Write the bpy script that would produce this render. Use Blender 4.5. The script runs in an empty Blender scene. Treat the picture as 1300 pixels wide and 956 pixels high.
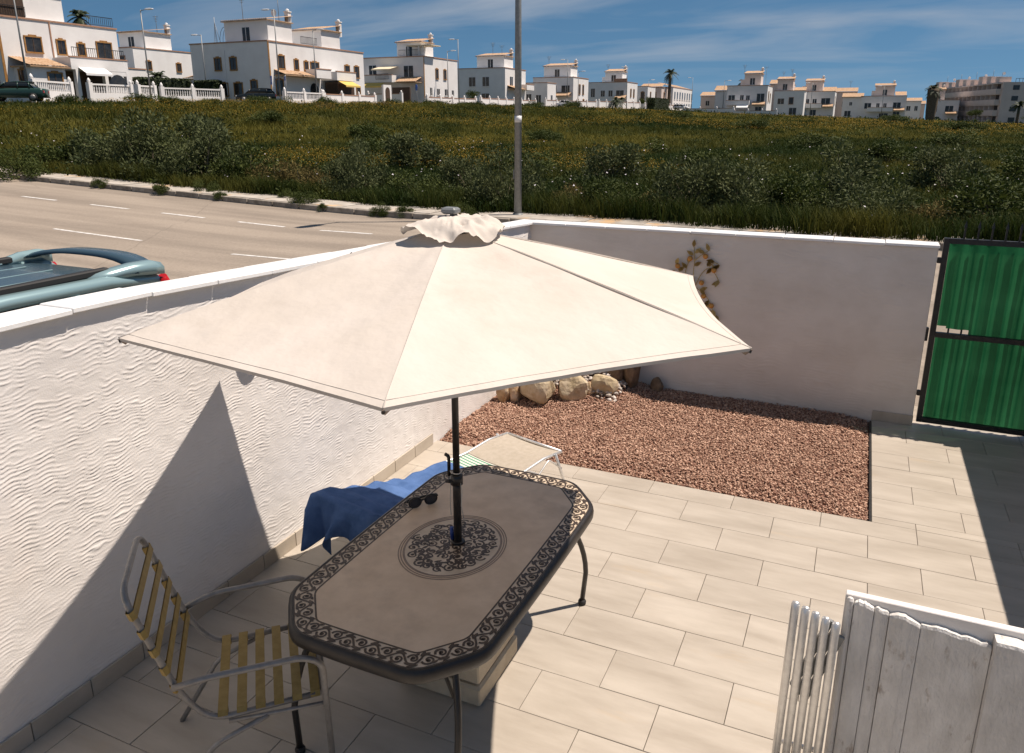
import bpy, bmesh, math, random
import numpy as np
from mathutils import Vector, Matrix
R = math.radians
random.seed(7)
rng = np.random.default_rng(11)
scene = bpy.context.scene
col = scene.collection

# ------------------------------------------------------------------ camera
EYE = (0.0, 0.0, 2.71)
cam_d = bpy.data.cameras.new('camera')
cam = bpy.data.objects.new('camera', cam_d); col.objects.link(cam)
cam.location = EYE
cam.rotation_euler = (R(90 - 16.17), 0, R(24.12))
cam_d.sensor_fit = 'HORIZONTAL'; cam_d.sensor_width = 36.0
cam_d.lens = 36.0 * 976 / 1300
cam_d.shift_y = -45.0 / 1300
cam_d.clip_start = 0.05; cam_d.clip_end = 6000
scene.camera = cam

# ------------------------------------------------------------------ sky, sun, exposure
SUN = Vector((0.42, 0.235, 1.0)).normalized()           # towards the sun
elev = math.asin(SUN.z)
world = bpy.data.worlds.new('World'); scene.world = world
world.use_nodes = True
wt = world.node_tree; wn = wt.nodes; wn.clear()
out = wn.new('ShaderNodeOutputWorld'); bg = wn.new('ShaderNodeBackground')
sky = wn.new('ShaderNodeTexSky'); sky.sky_type = 'NISHITA'; sky.sun_disc = False
sky.sun_elevation = elev; sky.sun_rotation = math.atan2(SUN.x, SUN.y)
sky.air_density = 1.0; sky.dust_density = 0.0; sky.ozone_density = 5.0; sky.altitude = 900
# clear sea air: look up the sky a little above the true direction, so the horizon stays blue
tc0 = wn.new('ShaderNodeTexCoord'); sp0 = wn.new('ShaderNodeSeparateXYZ'); cb0 = wn.new('ShaderNodeCombineXYZ'); ma0 = wn.new('ShaderNodeMath'); ma0.operation = 'MULTIPLY_ADD'
ma0.inputs[1].default_value = 0.88; ma0.inputs[2].default_value = 0.12
wt.links.new(tc0.outputs['Generated'], sp0.inputs[0]); wt.links.new(sp0.outputs['X'], cb0.inputs[0]); wt.links.new(sp0.outputs['Y'], cb0.inputs[1]); wt.links.new(sp0.outputs['Z'], ma0.inputs[0]); wt.links.new(ma0.outputs[0], cb0.inputs[2])
vn0 = wn.new('ShaderNodeVectorMath'); vn0.operation = 'NORMALIZE'; wt.links.new(cb0.outputs[0], vn0.inputs[0]); wt.links.new(vn0.outputs[0], sky.inputs['Vector'])
# thin cirrus veil, drawn out along the wind
tc = wn.new('ShaderNodeTexCoord'); sp = wn.new('ShaderNodeSeparateXYZ')
wt.links.new(tc.outputs['Generated'], sp.inputs[0])
zz = wn.new('ShaderNodeMath'); zz.operation = 'ADD'; zz.inputs[1].default_value = 0.10
wt.links.new(sp.outputs['Z'], zz.inputs[0])
dx_ = wn.new('ShaderNodeMath'); dx_.operation = 'DIVIDE'; dy_ = wn.new('ShaderNodeMath'); dy_.operation = 'DIVIDE'
wt.links.new(sp.outputs['X'], dx_.inputs[0]); wt.links.new(zz.outputs[0], dx_.inputs[1])
wt.links.new(sp.outputs['Y'], dy_.inputs[0]); wt.links.new(zz.outputs[0], dy_.inputs[1])
cb = wn.new('ShaderNodeCombineXYZ')
wt.links.new(dx_.outputs[0], cb.inputs[0]); wt.links.new(dy_.outputs[0], cb.inputs[1])
mp = wn.new('ShaderNodeMapping'); mp.inputs['Rotation'].default_value = (0, 0, R(-20)); mp.inputs['Scale'].default_value = (0.30, 0.62, 1)
mp.inputs['Location'].default_value = (4.1, 3.3, 0)
wt.links.new(cb.outputs[0], mp.inputs[0])
n1 = wn.new('ShaderNodeTexNoise'); n1.inputs['Scale'].default_value = 1.25; n1.inputs['Detail'].default_value = 7; n1.inputs['Roughness'].default_value = 0.52; n1.inputs['Distortion'].default_value = 0.6
wt.links.new(mp.outputs[0], n1.inputs['Vector'])
cr = wn.new('ShaderNodeValToRGB'); cr.color_ramp.elements[0].position = 0.46; cr.color_ramp.elements[1].position = 0.72
cr.color_ramp.elements[0].color = (0, 0, 0, 1); cr.color_ramp.elements[1].color = (0.68, 0.68, 0.68, 1)
wt.links.new(n1.outputs['Fac'], cr.inputs[0])
mx = wn.new('ShaderNodeMixRGB'); mx.inputs['Color2'].default_value = (7.6, 8.6, 9.8, 1)
hs = wn.new('ShaderNodeHueSaturation'); hs.inputs['Hue'].default_value = 0.487; hs.inputs['Saturation'].default_value = 1.06; hs.inputs['Value'].default_value = 1.10
tn = wn.new('ShaderNodeMixRGB'); tn.blend_type = 'MULTIPLY'; tn.inputs['Fac'].default_value = 1.0; tn.inputs['Color2'].default_value = (0.86, 1.0, 1.12, 1)
wt.links.new(sky.outputs[0], tn.inputs['Color1']); wt.links.new(tn.outputs[0], hs.inputs['Color'])
fd = wn.new('ShaderNodeMapRange'); fd.inputs['From Min'].default_value = 0.02; fd.inputs['From Max'].default_value = 0.09; wt.links.new(sp.outputs['Z'], fd.inputs['Value'])
fm_ = wn.new('ShaderNodeMath'); fm_.operation = 'MULTIPLY'; wt.links.new(cr.outputs[0], fm_.inputs[0]); wt.links.new(fd.outputs[0], fm_.inputs[1]); wt.links.new(fm_.outputs[0], mx.inputs['Fac']); wt.links.new(hs.outputs[0], mx.inputs['Color1'])
wt.links.new(mx.outputs[0], bg.inputs[0]); bg.inputs[1].default_value = 0.050
wt.links.new(bg.outputs[0], out.inputs[0])

sd = bpy.data.lights.new('sun', 'SUN'); sd.energy = 5.0; sd.angle = R(0.53); sd.color = (1.0, 0.95, 0.88)
so = bpy.data.objects.new('sun', sd); col.objects.link(so)
so.rotation_euler = (-SUN).to_track_quat('-Z', 'Y').to_euler(); so.location = (8, 6, 20)

vs = scene.view_settings
vs.view_transform = 'Standard'; vs.look = 'None'; vs.exposure = 0.27; vs.gamma = 1.0; vs.use_curve_mapping = False
vs.use_white_balance = True; vs.white_balance_temperature = 7100; vs.white_balance_tint = 15

# ------------------------------------------------------------------ helpers
def noise2(x, y, seed=0):
    x = np.asarray(x, float); y = np.asarray(y, float)
    xi = np.floor(x).astype(np.int64); yi = np.floor(y).astype(np.int64)
    xf = x - xi; yf = y - yi
    u = xf * xf * (3 - 2 * xf); v = yf * yf * (3 - 2 * yf)
    def h(a, b):
        n = (a * 374761393 + b * 668265263 + seed * 974634221) & 0x7fffffff
        n = ((n ^ (n >> 13)) * 1274126177) & 0x7fffffff
        n = n ^ (n >> 16)
        return (n & 0xffff) / 65535.0
    return (h(xi, yi) * (1 - u) + h(xi + 1, yi) * u) * (1 - v) + (h(xi, yi + 1) * (1 - u) + h(xi + 1, yi + 1) * u) * v
def fbm(x, y, o=4, seed=0):
    s = 0; a = 0.5; t = 0
    for k in range(o):
        s = s + a * noise2(np.asarray(x) * 2 ** k, np.asarray(y) * 2 ** k, seed + k); t += a; a *= 0.5
    return s / t

def set_props(o, label=None, cat=None, group=None, kind=None):
    if label: o['label'] = label
    if cat: o['category'] = cat
    if group: o['group'] = group
    if kind: o['kind'] = kind
    return o
def link(name, me, parent=None, loc=(0, 0, 0), rz=0):
    o = bpy.data.objects.new(name, me); col.objects.link(o)
    o.location = loc; o.rotation_euler = (0, 0, rz)
    if parent is not None: o.parent = parent
    return o
def thing(name, label, cat, loc=(0, 0, 0), rz=0, group=None):
    o = bpy.data.objects.new(name, None); col.objects.link(o)
    o.empty_display_size = 0.2
    o.location = loc; o.rotation_euler = (0, 0, rz)
    return set_props(o, label, cat, group)
def np_mesh(name, V, F, mat=None, smooth=False, attr=None):
    """V (n,3), F (m,k) with one k"""
    me = bpy.data.meshes.new(name)
    V = np.ascontiguousarray(V, np.float32); F = np.ascontiguousarray(F, np.int32)
    n, k = F.shape
    me.vertices.add(len(V)); me.vertices.foreach_set('co', V.ravel())
    me.loops.add(n * k); me.loops.foreach_set('vertex_index', F.ravel())
    me.polygons.add(n); me.polygons.foreach_set('loop_start', np.arange(0, n * k, k, dtype=np.int32))
    me.polygons.foreach_set('loop_total', np.full(n, k, np.int32))
    if smooth: me.polygons.foreach_set('use_smooth', np.ones(n, bool))
    me.update(calc_edges=True)
    if attr is not None:
        a = me.attributes.new('tint', 'FLOAT', 'POINT'); a.data.foreach_set('value', np.ascontiguousarray(attr, np.float32))
    if mat: me.materials.append(mat)
    return me
class MB:
    def __init__(s): s.v = []; s.f = []; s.sm = []
    def add(s, V, F, smooth=False):
        b = len(s.v); s.v += [tuple(p) for p in V]; s.f += [tuple(b + i for i in f) for f in F]; s.sm += [smooth] * len(F); return s
    def box(s, x0, x1, y0, y1, z0, z1, M=None):
        V = [(x0, y0, z0), (x1, y0, z0), (x1, y1, z0), (x0, y1, z0), (x0, y0, z1), (x1, y0, z1), (x1, y1, z1), (x0, y1, z1)]
        if M is not None: V = [tuple(M @ Vector(p)) for p in V]
        return s.add(V, [(3, 2, 1, 0), (4, 5, 6, 7), (0, 1, 5, 4), (1, 2, 6, 5), (2, 3, 7, 6), (3, 0, 4, 7)])
    def bevbox(s, x0, x1, y0, y1, z0, z1, b=0.005, M=None):
        V = []; 
        for z, i in ((z0, b), (z0 + b, 0), (z1 - b, 0), (z1, b)):
            j = b - i if False else 0
            xa, xb, ya, yb = x0 + i, x1 - i, y0 + i, y1 - i
            c = b * 0.6
            V += [(xa + c, ya, z), (xb - c, ya, z), (xb, ya + c, z), (xb, yb - c, z), (xb - c, yb, z), (xa + c, yb, z), (xa, yb - c, z), (xa, ya + c, z)]
        F = [tuple(range(7, -1, -1)), tuple(range(24, 32))]
        for r in range(3):
            for i in range(8):
                F.append((r * 8 + i, r * 8 + (i + 1) % 8, r * 8 + 8 + (i + 1) % 8, r * 8 + 8 + i))
        if M is not None: V = [tuple(M @ Vector(p)) for p in V]
        return s.add(V, F)
    def tube(s, pts, r, n=10, cap=True, closed=False):
        P = [Vector(p) for p in pts]; m = len(P)
        rr = r if isinstance(r, (list, tuple)) else [r] * m
        V = []; prev = None
        for i, p in enumerate(P):
            if closed: t = (P[(i + 1) % m] - P[i - 1])
            else: t = (P[min(i + 1, m - 1)] - P[max(i - 1, 0)])
            t.normalize()
            if prev is None:
                a = Vector((0, 0, 1)) if abs(t.z) < 0.9 else Vector((1, 0, 0))
                u = t.cross(a).normalized()
            else:
                u = (prev - t * prev.dot(t)).normalized()
            prev = u; w = t.cross(u)
            for k in range(n):
                a = 2 * math.pi * k / n
                V.append(tuple(p + (u * math.cos(a) + w * math.sin(a)) * rr[i]))
        F = []
        for i in range(m if closed else m - 1):
            j = (i + 1) % m
            for k in range(n):
                F.append((i * n + k, i * n + (k + 1) % n, j * n + (k + 1) % n, j * n + k))
        s.add(V, F, True)
        if cap and not closed:
            b = len(s.v) - len(V)
            s.f.append(tuple(b + k for k in range(n - 1, -1, -1))); s.sm.append(False)
            s.f.append(tuple(b + (m - 1) * n + k for k in range(n))); s.sm.append(False)
        return s
    def lathe(s, prof, n=16, c=(0, 0), smooth=True, sy=1.0):
        V = []; F = []
        for r, z in prof:
            for k in range(n):
                a = 2 * math.pi * k / n; V.append((c[0] + r * math.cos(a), c[1] + r * math.sin(a) * sy, z))
        for i in range(len(prof) - 1):
            for k in range(n):
                F.append((i * n + k, i * n + (k + 1) % n, (i + 1) * n + (k + 1) % n, (i + 1) * n + k))
        s.add(V, F, smooth)
        b = len(s.v) - len(V)
        s.f.append(tuple(b + k for k in range(n - 1, -1, -1))); s.sm.append(False)
        s.f.append(tuple(b + (len(prof) - 1) * n + k for k in range(n))); s.sm.append(False)
        return s
    def prism(s, poly, z0, z1):
        n = len(poly)
        V = [(x, y, z0) for x, y in poly] + [(x, y, z1) for x, y in poly]
        F = [tuple(range(n - 1, -1, -1)), tuple(range(n, 2 * n))] + [(i, (i + 1) % n, n + (i + 1) % n, n + i) for i in range(n)]
        return s.add(V, F)
    def mesh(s, name, mat):
        me = bpy.data.meshes.new(name); me.from_pydata(s.v, [], s.f)
        me.polygons.foreach_set('use_smooth', s.sm); me.update()
        if mat: me.materials.append(mat)
        return me
    def build(s, name, mat, parent=None, loc=(0, 0, 0), rz=0):
        return link(name, s.mesh(name, mat), parent, loc, rz)
def copy_tree(o, parent=None, loc=None, rz=None, label=None):
    c = o.copy(); col.objects.link(c)
    if parent is not None: c.parent = parent
    if loc is not None: c.location = loc
    if rz is not None: c.rotation_euler = (0, 0, rz)
    if label: c['label'] = label
    for ch in [k for k in o.children]: copy_tree(ch, c)
    return c
def bez(p0, p1, p2, p3, n=8):
    r = []
    for i in range(n + 1):
        t = i / n; a = (1 - t) ** 3; b = 3 * t * (1 - t) ** 2; c = 3 * t * t * (1 - t); d = t ** 3
        r.append(tuple(a * p0[k] + b * p1[k] + c * p2[k] + d * p3[k] for k in range(len(p0))))
    return r
def rounded(pts, r=0.05, n=5):
    """round the inner corners of an open polyline"""
    P = [Vector(p) for p in pts]; o = [P[0]]
    for i in range(1, len(P) - 1):
        a = (P[i - 1] - P[i]); b = (P[i + 1] - P[i]); d = min(r, a.length * .48, b.length * .48)
        A = P[i] + a.normalized() * d; B = P[i] + b.normalized() * d
        for k in range(n + 1):
            t = k / n; o.append(A * (1 - t) ** 2 + P[i] * 2 * t * (1 - t) + B * t * t)
    o.append(P[-1]); return [tuple(p) for p in o]

# ------------------------------------------------------------------ materials
def mat(name, c1, c2=None, scale=8, rough=0.7, bump=0.0, bscale=None, metal=0.0, detail=5, ramp=(0.35, 0.65), rand=0.0, coord='Object', spec=0.5, bdist=0.01, stretch=None, stain=None, tint=False, trans=0.0):
    m = bpy.data.materials.new(name); m.use_nodes = True
    t = m.node_tree; N = t.nodes; L = t.links
    b = N['Principled BSDF']; b.inputs['Roughness'].default_value = rough; b.inputs['Metallic'].default_value = metal
    b.inputs['Specular IOR Level'].default_value = spec
    tcn = N.new('ShaderNodeTexCoord'); vec = tcn.outputs[coord]
    if stretch:
        mp = N.new('ShaderNodeMapping'); mp.inputs['Scale'].default_value = stretch
        L.new(vec, mp.inputs[0]); vec = mp.outputs[0]
    if rand:
        oi = N.new('ShaderNodeObjectInfo')
        va = N.new('ShaderNodeVectorMath'); va.operation = 'ADD'; ms = N.new('ShaderNodeMath'); ms.operation = 'MULTIPLY'; ms.inputs[1].default_value = 57.0
        L.new(oi.outputs['Random'], ms.inputs[0]); L.new(vec, va.inputs[0]); L.new(ms.outputs[0], va.inputs[1]); vec = va.outputs[0]
    cur = None
    if c2 is not None:
        nz = N.new('ShaderNodeTexNoise'); nz.inputs['Scale'].default_value = scale; nz.inputs['Detail'].default_value = detail; nz.inputs['Roughness'].default_value = 0.6
        L.new(vec, nz.inputs['Vector'])
        r = N.new('ShaderNodeValToRGB'); r.color_ramp.elements[0].position = ramp[0]; r.color_ramp.elements[1].position = ramp[1]
        r.color_ramp.elements[0].color = (*c1, 1); r.color_ramp.elements[1].color = (*c2, 1)
        if tint:
            at = N.new('ShaderNodeAttribute'); at.attribute_name = 'tint'
            ad = N.new('ShaderNodeMath'); ad.operation = 'MULTIPLY_ADD'; ad.inputs[1].default_value = 0.35
            L.new(nz.outputs['Fac'], ad.inputs[0]); L.new(at.outputs['Fac'], ad.inputs[2]); L.new(ad.outputs[0], r.inputs[0])
        else: L.new(nz.outputs['Fac'], r.inputs[0])
        cur = r.outputs[0]
    if stain:
        sc, lo, hi, colr, amt = stain
        n2 = N.new('ShaderNodeTexNoise'); n2.inputs['Scale'].default_value = sc; n2.inputs['Detail'].default_value = 6; n2.inputs['Roughness'].default_value = 0.65
        L.new(vec, n2.inputs['Vector'])
        r2 = N.new('ShaderNodeValToRGB'); r2.color_ramp.elements[0].position = lo; r2.color_ramp.elements[1].position = hi
        r2.color_ramp.elements[0].color = (0, 0, 0, 1); r2.color_ramp.elements[1].color = (amt, amt, amt, 1)
        L.new(n2.outputs['Fac'], r2.inputs[0])
        mm = N.new('ShaderNodeMixRGB'); mm.inputs['Color2'].default_value = (*colr, 1); L.new(r2.outputs[0], mm.inputs['Fac'])
        if cur is not None: L.new(cur, mm.inputs['Color1'])
        else: mm.inputs['Color1'].default_value = (*c1, 1)
        cur = mm.outputs[0]
    if rand and cur is not None:
        hv = N.new('ShaderNodeHueSaturation'); mr = N.new('ShaderNodeMapRange')
        mr.inputs['To Min'].default_value = 1 - rand; mr.inputs['To Max'].default_value = 1 + rand
        L.new(oi.outputs['Random'], mr.inputs['Value']); L.new(mr.outputs[0], hv.inputs['Value']); L.new(cur, hv.inputs['Color']); cur = hv.outputs[0]
    if cur is None: b.inputs['Base Color'].default_value = (*c1, 1)
    else: L.new(cur, b.inputs['Base Color'])
    if bump:
        nb = N.new('ShaderNodeTexNoise'); nb.inputs['Scale'].default_value = bscale or scale * 4; nb.inputs['Detail'].default_value = 4
        L.new(vec, nb.inputs['Vector'])
        bn = N.new('ShaderNodeBump'); bn.inputs['Strength'].default_value = bump; bn.inputs['Distance'].default_value = bdist
        L.new(nb.outputs['Fac'], bn.inputs['Height']); L.new(bn.outputs[0], b.inputs['Normal'])
    if trans:
        tr = N.new('ShaderNodeBsdfTranslucent'); ms_ = N.new('ShaderNodeMixShader'); ms_.inputs[0].default_value = trans
        if cur is None: tr.inputs[0].default_value = (*c1, 1)
        else: L.new(cur, tr.inputs[0])
        L.new(b.outputs[0], ms_.inputs[1]); L.new(tr.outputs[0], ms_.inputs[2]); L.new(ms_.outputs[0], N['Material Output'].inputs[0])
    return m
M = {}
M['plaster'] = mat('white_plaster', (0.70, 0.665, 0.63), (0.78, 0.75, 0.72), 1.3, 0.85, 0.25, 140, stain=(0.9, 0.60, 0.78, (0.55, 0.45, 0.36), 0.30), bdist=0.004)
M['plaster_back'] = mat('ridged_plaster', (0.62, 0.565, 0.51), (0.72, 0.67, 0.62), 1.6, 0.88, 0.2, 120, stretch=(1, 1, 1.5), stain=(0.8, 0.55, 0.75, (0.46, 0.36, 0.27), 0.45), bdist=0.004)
M['coping'] = mat('white_coping_slab', (0.74, 0.74, 0.73), (0.82, 0.82, 0.81), 5, 0.45, 0.08, 60, rand=0.03, stain=(3.0, 0.62, 0.72, (0.5, 0.42, 0.33), 0.35))
M['mortar'] = mat('mortar', (0.30, 0.255, 0.20), (0.40, 0.345, 0.28), 20, 0.95, 0.2)
M['tile'] = mat('porcelain_tile', (0.355, 0.31, 0.255), (0.475, 0.425, 0.36), 3.2, 0.42, 0.05, 60, stretch=(0.55, 2.2, 1), rand=0.024, ramp=(0.3, 0.7), stain=(1.7, 0.62, 0.80, (0.46, 0.33, 0.19), 0.5))
M['skirt'] = mat('skirting_tile', (0.40, 0.345, 0.275), (0.50, 0.44, 0.37), 3, 0.45, 0.05, 60, stretch=(2, 0.6, 1), rand=0.06)
M['metal_black'] = mat('black_iron', (0.012, 0.012, 0.013), (0.022, 0.021, 0.02), 30, 0.5, 0.1, 90)
M['bronze'] = mat('dark_bronze_paint', (0.016, 0.014, 0.013), (0.026, 0.022, 0.02), 25, 0.42, 0.06, 150)
M['alu'] = mat('brushed_aluminium', (0.70, 0.70, 0.69), (0.82, 0.82, 0.81), 40, 0.38, 0.03, 200, metal=0.75)
M['alu_dull'] = mat('dull_aluminium', (0.22, 0.21, 0.20), (0.28, 0.27, 0.26), 30, 0.45, 0.04, 160, metal=0.35)
M['grey_paint'] = mat('galvanised_grey', (0.20, 0.21, 0.21), (0.27, 0.28, 0.28), 12, 0.5, 0.04, 60, metal=0.3)
M['canvas'] = mat('cream_canvas', (0.60, 0.54, 0.475), (0.65, 0.59, 0.53), 2.2, 0.9, 0.5, 6, stain=(2.6, 0.56, 0.72, (0.48, 0.42, 0.35), 0.35), bdist=0.025, trans=0.10, spec=0.2)
M['seam'] = mat('canvas_seam', (0.55, 0.49, 0.43), (0.61, 0.55, 0.49), 6, 0.9, 0.1, 300, spec=0.2)
M['table_top'] = mat('stone_print_tabletop', (0.56, 0.42, 0.295), (0.74, 0.585, 0.435), 7, 0.42, 0.04, 120, detail=9, ramp=(0.25, 0.72), stain=(2.4, 0.55, 0.75, (0.33, 0.245, 0.18), 0.5))
M['table_border'] = mat('border_cream_print', (0.52, 0.42, 0.31), (0.64, 0.53, 0.41), 14, 0.38, 0.03, 120)
M['scroll'] = mat('dark_brown_print', (0.045, 0.030, 0.022), (0.075, 0.052, 0.038), 30, 0.4)
M['ring'] = mat('taupe_ring_print', (0.20, 0.145, 0.11), (0.26, 0.195, 0.15), 20, 0.4)
M['strap'] = mat('ochre_strap', (0.27, 0.18, 0.045), (0.34, 0.235, 0.07), 25, 0.6, 0.1, 160)
M['taupe'] = mat('taupe_mesh_fabric', (0.42, 0.365, 0.29), (0.48, 0.42, 0.345), 30, 0.85, 0.2, 500, bdist=0.002, trans=0.15)
M['towel'] = mat('blue_terry', (0.055, 0.115, 0.26), (0.09, 0.17, 0.36), 9, 1.0, 0.6, 260, bdist=0.004, spec=0.1)
M['black_plastic'] = mat('black_plastic', (0.012, 0.012, 0.013), None, 8, 0.3)
M['lens'] = mat('dark_lens', (0.03, 0.035, 0.045), None, 8, 0.06)
M['cord'] = mat('white_cord', (0.55, 0.52, 0.47), None, 8, 0.9)
M['blue_plastic'] = mat('blue_plastic', (0.03, 0.07, 0.28), None, 8, 0.4)
M['concrete'] = mat('cast_stone', (0.46, 0.38, 0.27), (0.56, 0.48, 0.36), 9, 0.85, 0.3, 70)
M['old_white'] = mat('weathered_white_board', (0.60, 0.58, 0.55), (0.74, 0.72, 0.69), 7, 0.8, 0.5, 45, stretch=(2.5, 2.5, 1.0), rand=0.06, stain=(4.6, 0.60, 0.69, (0.22, 0.15, 0.10), 0.7))
M['gravel'] = mat('pink_gravel', (0.19, 0.080, 0.048), (0.62, 0.41, 0.30), 3, 0.8, tint=True, ramp=(0.15, 1.1), spec=0.3)
M['gravel_bed'] = mat('gravel_fines', (0.16, 0.075, 0.05), (0.28, 0.15, 0.11), 60, 0.95, 0.8, 90)
M['rock_pale'] = mat('pale_limestone', (0.42, 0.33, 0.20), (0.60, 0.50, 0.36), 6, 0.9, 0.7, 22, rand=0.08, stain=(5, 0.55, 0.7, (0.28, 0.15, 0.06), 0.7), bdist=0.02)
M['rock_ochre'] = mat('ochre_limestone', (0.30, 0.16, 0.065), (0.55, 0.40, 0.24), 7, 0.9, 0.8, 20, rand=0.1, stain=(6, 0.5, 0.65, (0.60, 0.50, 0.38), 0.8), bdist=0.02)
M['rock_dark'] = mat('brown_rock', (0.10, 0.065, 0.04), (0.24, 0.16, 0.10), 7, 0.95, 0.8, 20, bdist=0.02)
M['road'] = mat('sun_bleached_asphalt', (0.235, 0.195, 0.155), (0.345, 0.29, 0.235), 22, 0.92, 0.5, 60, detail=8, ramp=(.25,.75), stain=(0.35, 0.5, 0.75, (0.235, 0.19, 0.15), 0.45), bdist=0.006)
def add_cracks(m):
    t = m.node_tree; N = t.nodes; L = t.links; b = N['Principled BSDF']; src = b.inputs['Base Color'].links[0].from_socket
    tcn = N.new('ShaderNodeTexCoord'); nz = N.new('ShaderNodeTexNoise'); nz.inputs['Scale'].default_value = 1.1; nz.inputs['Detail'].default_value = 5
    mixv = N.new('ShaderNodeMixRGB'); mixv.inputs['Fac'].default_value = .22; L.new(tcn.outputs['Object'], nz.inputs['Vector']); L.new(tcn.outputs['Object'], mixv.inputs['Color1']); L.new(nz.outputs['Color'], mixv.inputs['Color2'])
    vo = N.new('ShaderNodeTexVoronoi'); vo.feature = 'DISTANCE_TO_EDGE'; vo.inputs['Scale'].default_value = .2; L.new(mixv.outputs[0], vo.inputs['Vector'])
    r = N.new('ShaderNodeValToRGB'); r.color_ramp.elements[0].position = .002; r.color_ramp.elements[0].color = (.78, .78, .78, 1); r.color_ramp.elements[1].position = .004; r.color_ramp.elements[1].color = (1, 1, 1, 1); L.new(vo.outputs['Distance'], r.inputs[0])
    mp_ = N.new('ShaderNodeMapping'); mp_.inputs['Scale'].default_value = (.06, .9, 1); L.new(tcn.outputs['Object'], mp_.inputs[0])
    n2 = N.new('ShaderNodeTexNoise'); n2.inputs['Scale'].default_value = 1.4; n2.inputs['Detail'].default_value = 6; L.new(mp_.outputs[0], n2.inputs['Vector'])
    r2 = N.new('ShaderNodeValToRGB'); r2.color_ramp.elements[0].position = .38; r2.color_ramp.elements[0].color = (.80, .79, .78, 1); r2.color_ramp.elements[1].position = .62; r2.color_ramp.elements[1].color = (1.08, 1.07, 1.06, 1); L.new(n2.outputs['Fac'], r2.inputs[0])
    a = N.new('ShaderNodeMixRGB'); a.blend_type = 'MULTIPLY'; a.inputs['Fac'].default_value = 1; L.new(src, a.inputs['Color1']); L.new(r.outputs[0], a.inputs['Color2'])
    c = N.new('ShaderNodeMixRGB'); c.blend_type = 'MULTIPLY'; c.inputs['Fac'].default_value = 1; L.new(a.outputs[0], c.inputs['Color1']); L.new(r2.outputs[0], c.inputs['Color2']); L.new(c.outputs[0], b.inputs['Base Color'])
add_cracks(M['road'])
M['line'] = mat('road_paint', (0.56, 0.54, 0.50), (0.72, 0.70, 0.67), 6, 0.7, stain=(7, 0.50, 0.62, (0.30, 0.26, 0.22), 0.6))
M['kerb'] = mat('kerb_concrete', (0.20, 0.17, 0.135), (0.36, 0.32, 0.27), 5, 0.9, 0.4, 40, rand=0.15)
M['slab'] = mat('pavement_concrete', (0.32, 0.285, 0.24), (0.47, 0.43, 0.375), 2.2, 0.9, 0.3, 40, rand=0.1, stain=(0.8, 0.56, 0.64, (0.62, 0.36, 0.14), 0.7))
M['soil'] = mat('weedy_soil', (0.030, 0.036, 0.010), (0.075, 0.066, 0.020), 0.35, 1.0, 1.0, 3, bdist=0.15, detail=9)
M['grass'] = mat('meadow_grass', (0.014, 0.031, 0.005), (0.142, 0.125, 0.024), 0.4, 0.85, tint=True, ramp=(0.12, 1.02), trans=0.25, spec=0.15)
M['flower'] = mat('yellow_flowers', (0.30, 0.165, 0.012), (0.42, 0.27, 0.025), 3, 0.8, trans=0.3)
M['white_flower'] = mat('white_flowers', (0.6, 0.56, 0.6), (0.7, 0.66, 0.68), 3, 0.8)
M['leaf_grey'] = mat('grey_green_leaves', (0.024, 0.040, 0.011), (0.125, 0.140, 0.055), 1.6, 0.8, tint=True, ramp=(0.1, 1.0), trans=0.2, spec=0.3)
M['leaf_green'] = mat('green_leaves', (0.014, 0.030, 0.005), (0.092, 0.112, 0.024), 1.6, 0.75, tint=True, ramp=(0.1, 1.0), trans=0.2, spec=0.25)
M['leaf_dry'] = mat('dry_olive_leaves', (0.060, 0.050, 0.016), (0.20, 0.15, 0.055), 1.6, 0.85, tint=True, ramp=(0.1, 1.0), trans=0.2, spec=0.15)
M['stem'] = mat('woody_stem', (0.10, 0.085, 0.05), (0.17, 0.14, 0.09), 12, 0.9)
M['h_white'] = mat('white_render', (0.74, 0.72, 0.70), (0.80, 0.785, 0.765), 0.6, 0.9, 0.1, 12)
M['h_pink'] = mat('pinkish_render', (0.62, 0.51, 0.45), (0.68, 0.57, 0.51), 0.6, 0.9, 0.1, 12)
M['h_ochre'] = mat('ochre_trim', (0.27, 0.125, 0.03), (0.37, 0.19, 0.06), 3, 0.85)
M['h_terra'] = mat('terracotta_trim', (0.36, 0.19, 0.12), (0.44, 0.26, 0.17), 3, 0.85)
M['h_roof'] = mat('clay_roof_tiles', (0.34, 0.20, 0.11), (0.52, 0.36, 0.23), 3, 0.9, detail=8)
M['h_glass'] = mat('dark_window_glass', (0.018, 0.020, 0.024), (0.05, 0.045, 0.04), 1.5, 0.12)
M['h_wood'] = mat('dark_wood', (0.05, 0.028, 0.016), (0.08, 0.045, 0.026), 5, 0.7)
M['awning_y'] = mat('yellow_awning', (0.62, 0.42, 0.10), (0.68, 0.48, 0.14), 4, 0.9)
M['awning_c'] = mat('cream_awning', (0.66, 0.55, 0.38), (0.72, 0.62, 0.46), 4, 0.9)
M['awning_w'] = mat('white_awning', (0.74, 0.73, 0.72), (0.78, 0.77, 0.76), 4, 0.9)
M['hedge'] = mat('clipped_hedge_leaves', (0.012, 0.022, 0.006), (0.05, 0.07, 0.018), 3, 0.8, tint=True, ramp=(0.1, 1.0), trans=0.1)
M['palm_leaf'] = mat('palm_frond', (0.018, 0.030, 0.012), (0.05, 0.07, 0.025), 2, 0.6, trans=0.1)
M['palm_trunk'] = mat('palm_trunk', (0.09, 0.065, 0.04), (0.16, 0.12, 0.08), 5, 0.95, 0.8, 14)
M['sign_blue'] = mat('blue_sign', (0.02, 0.10, 0.42), None, 5, 0.4)
M['sign_white'] = mat('white_sign', (0.75, 0.75, 0.75), None, 5, 0.4)
M['car_teal'] = mat('pale_teal_car_paint', (0.27, 0.40, 0.42), None, 5, 0.26, metal=0.35)
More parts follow.
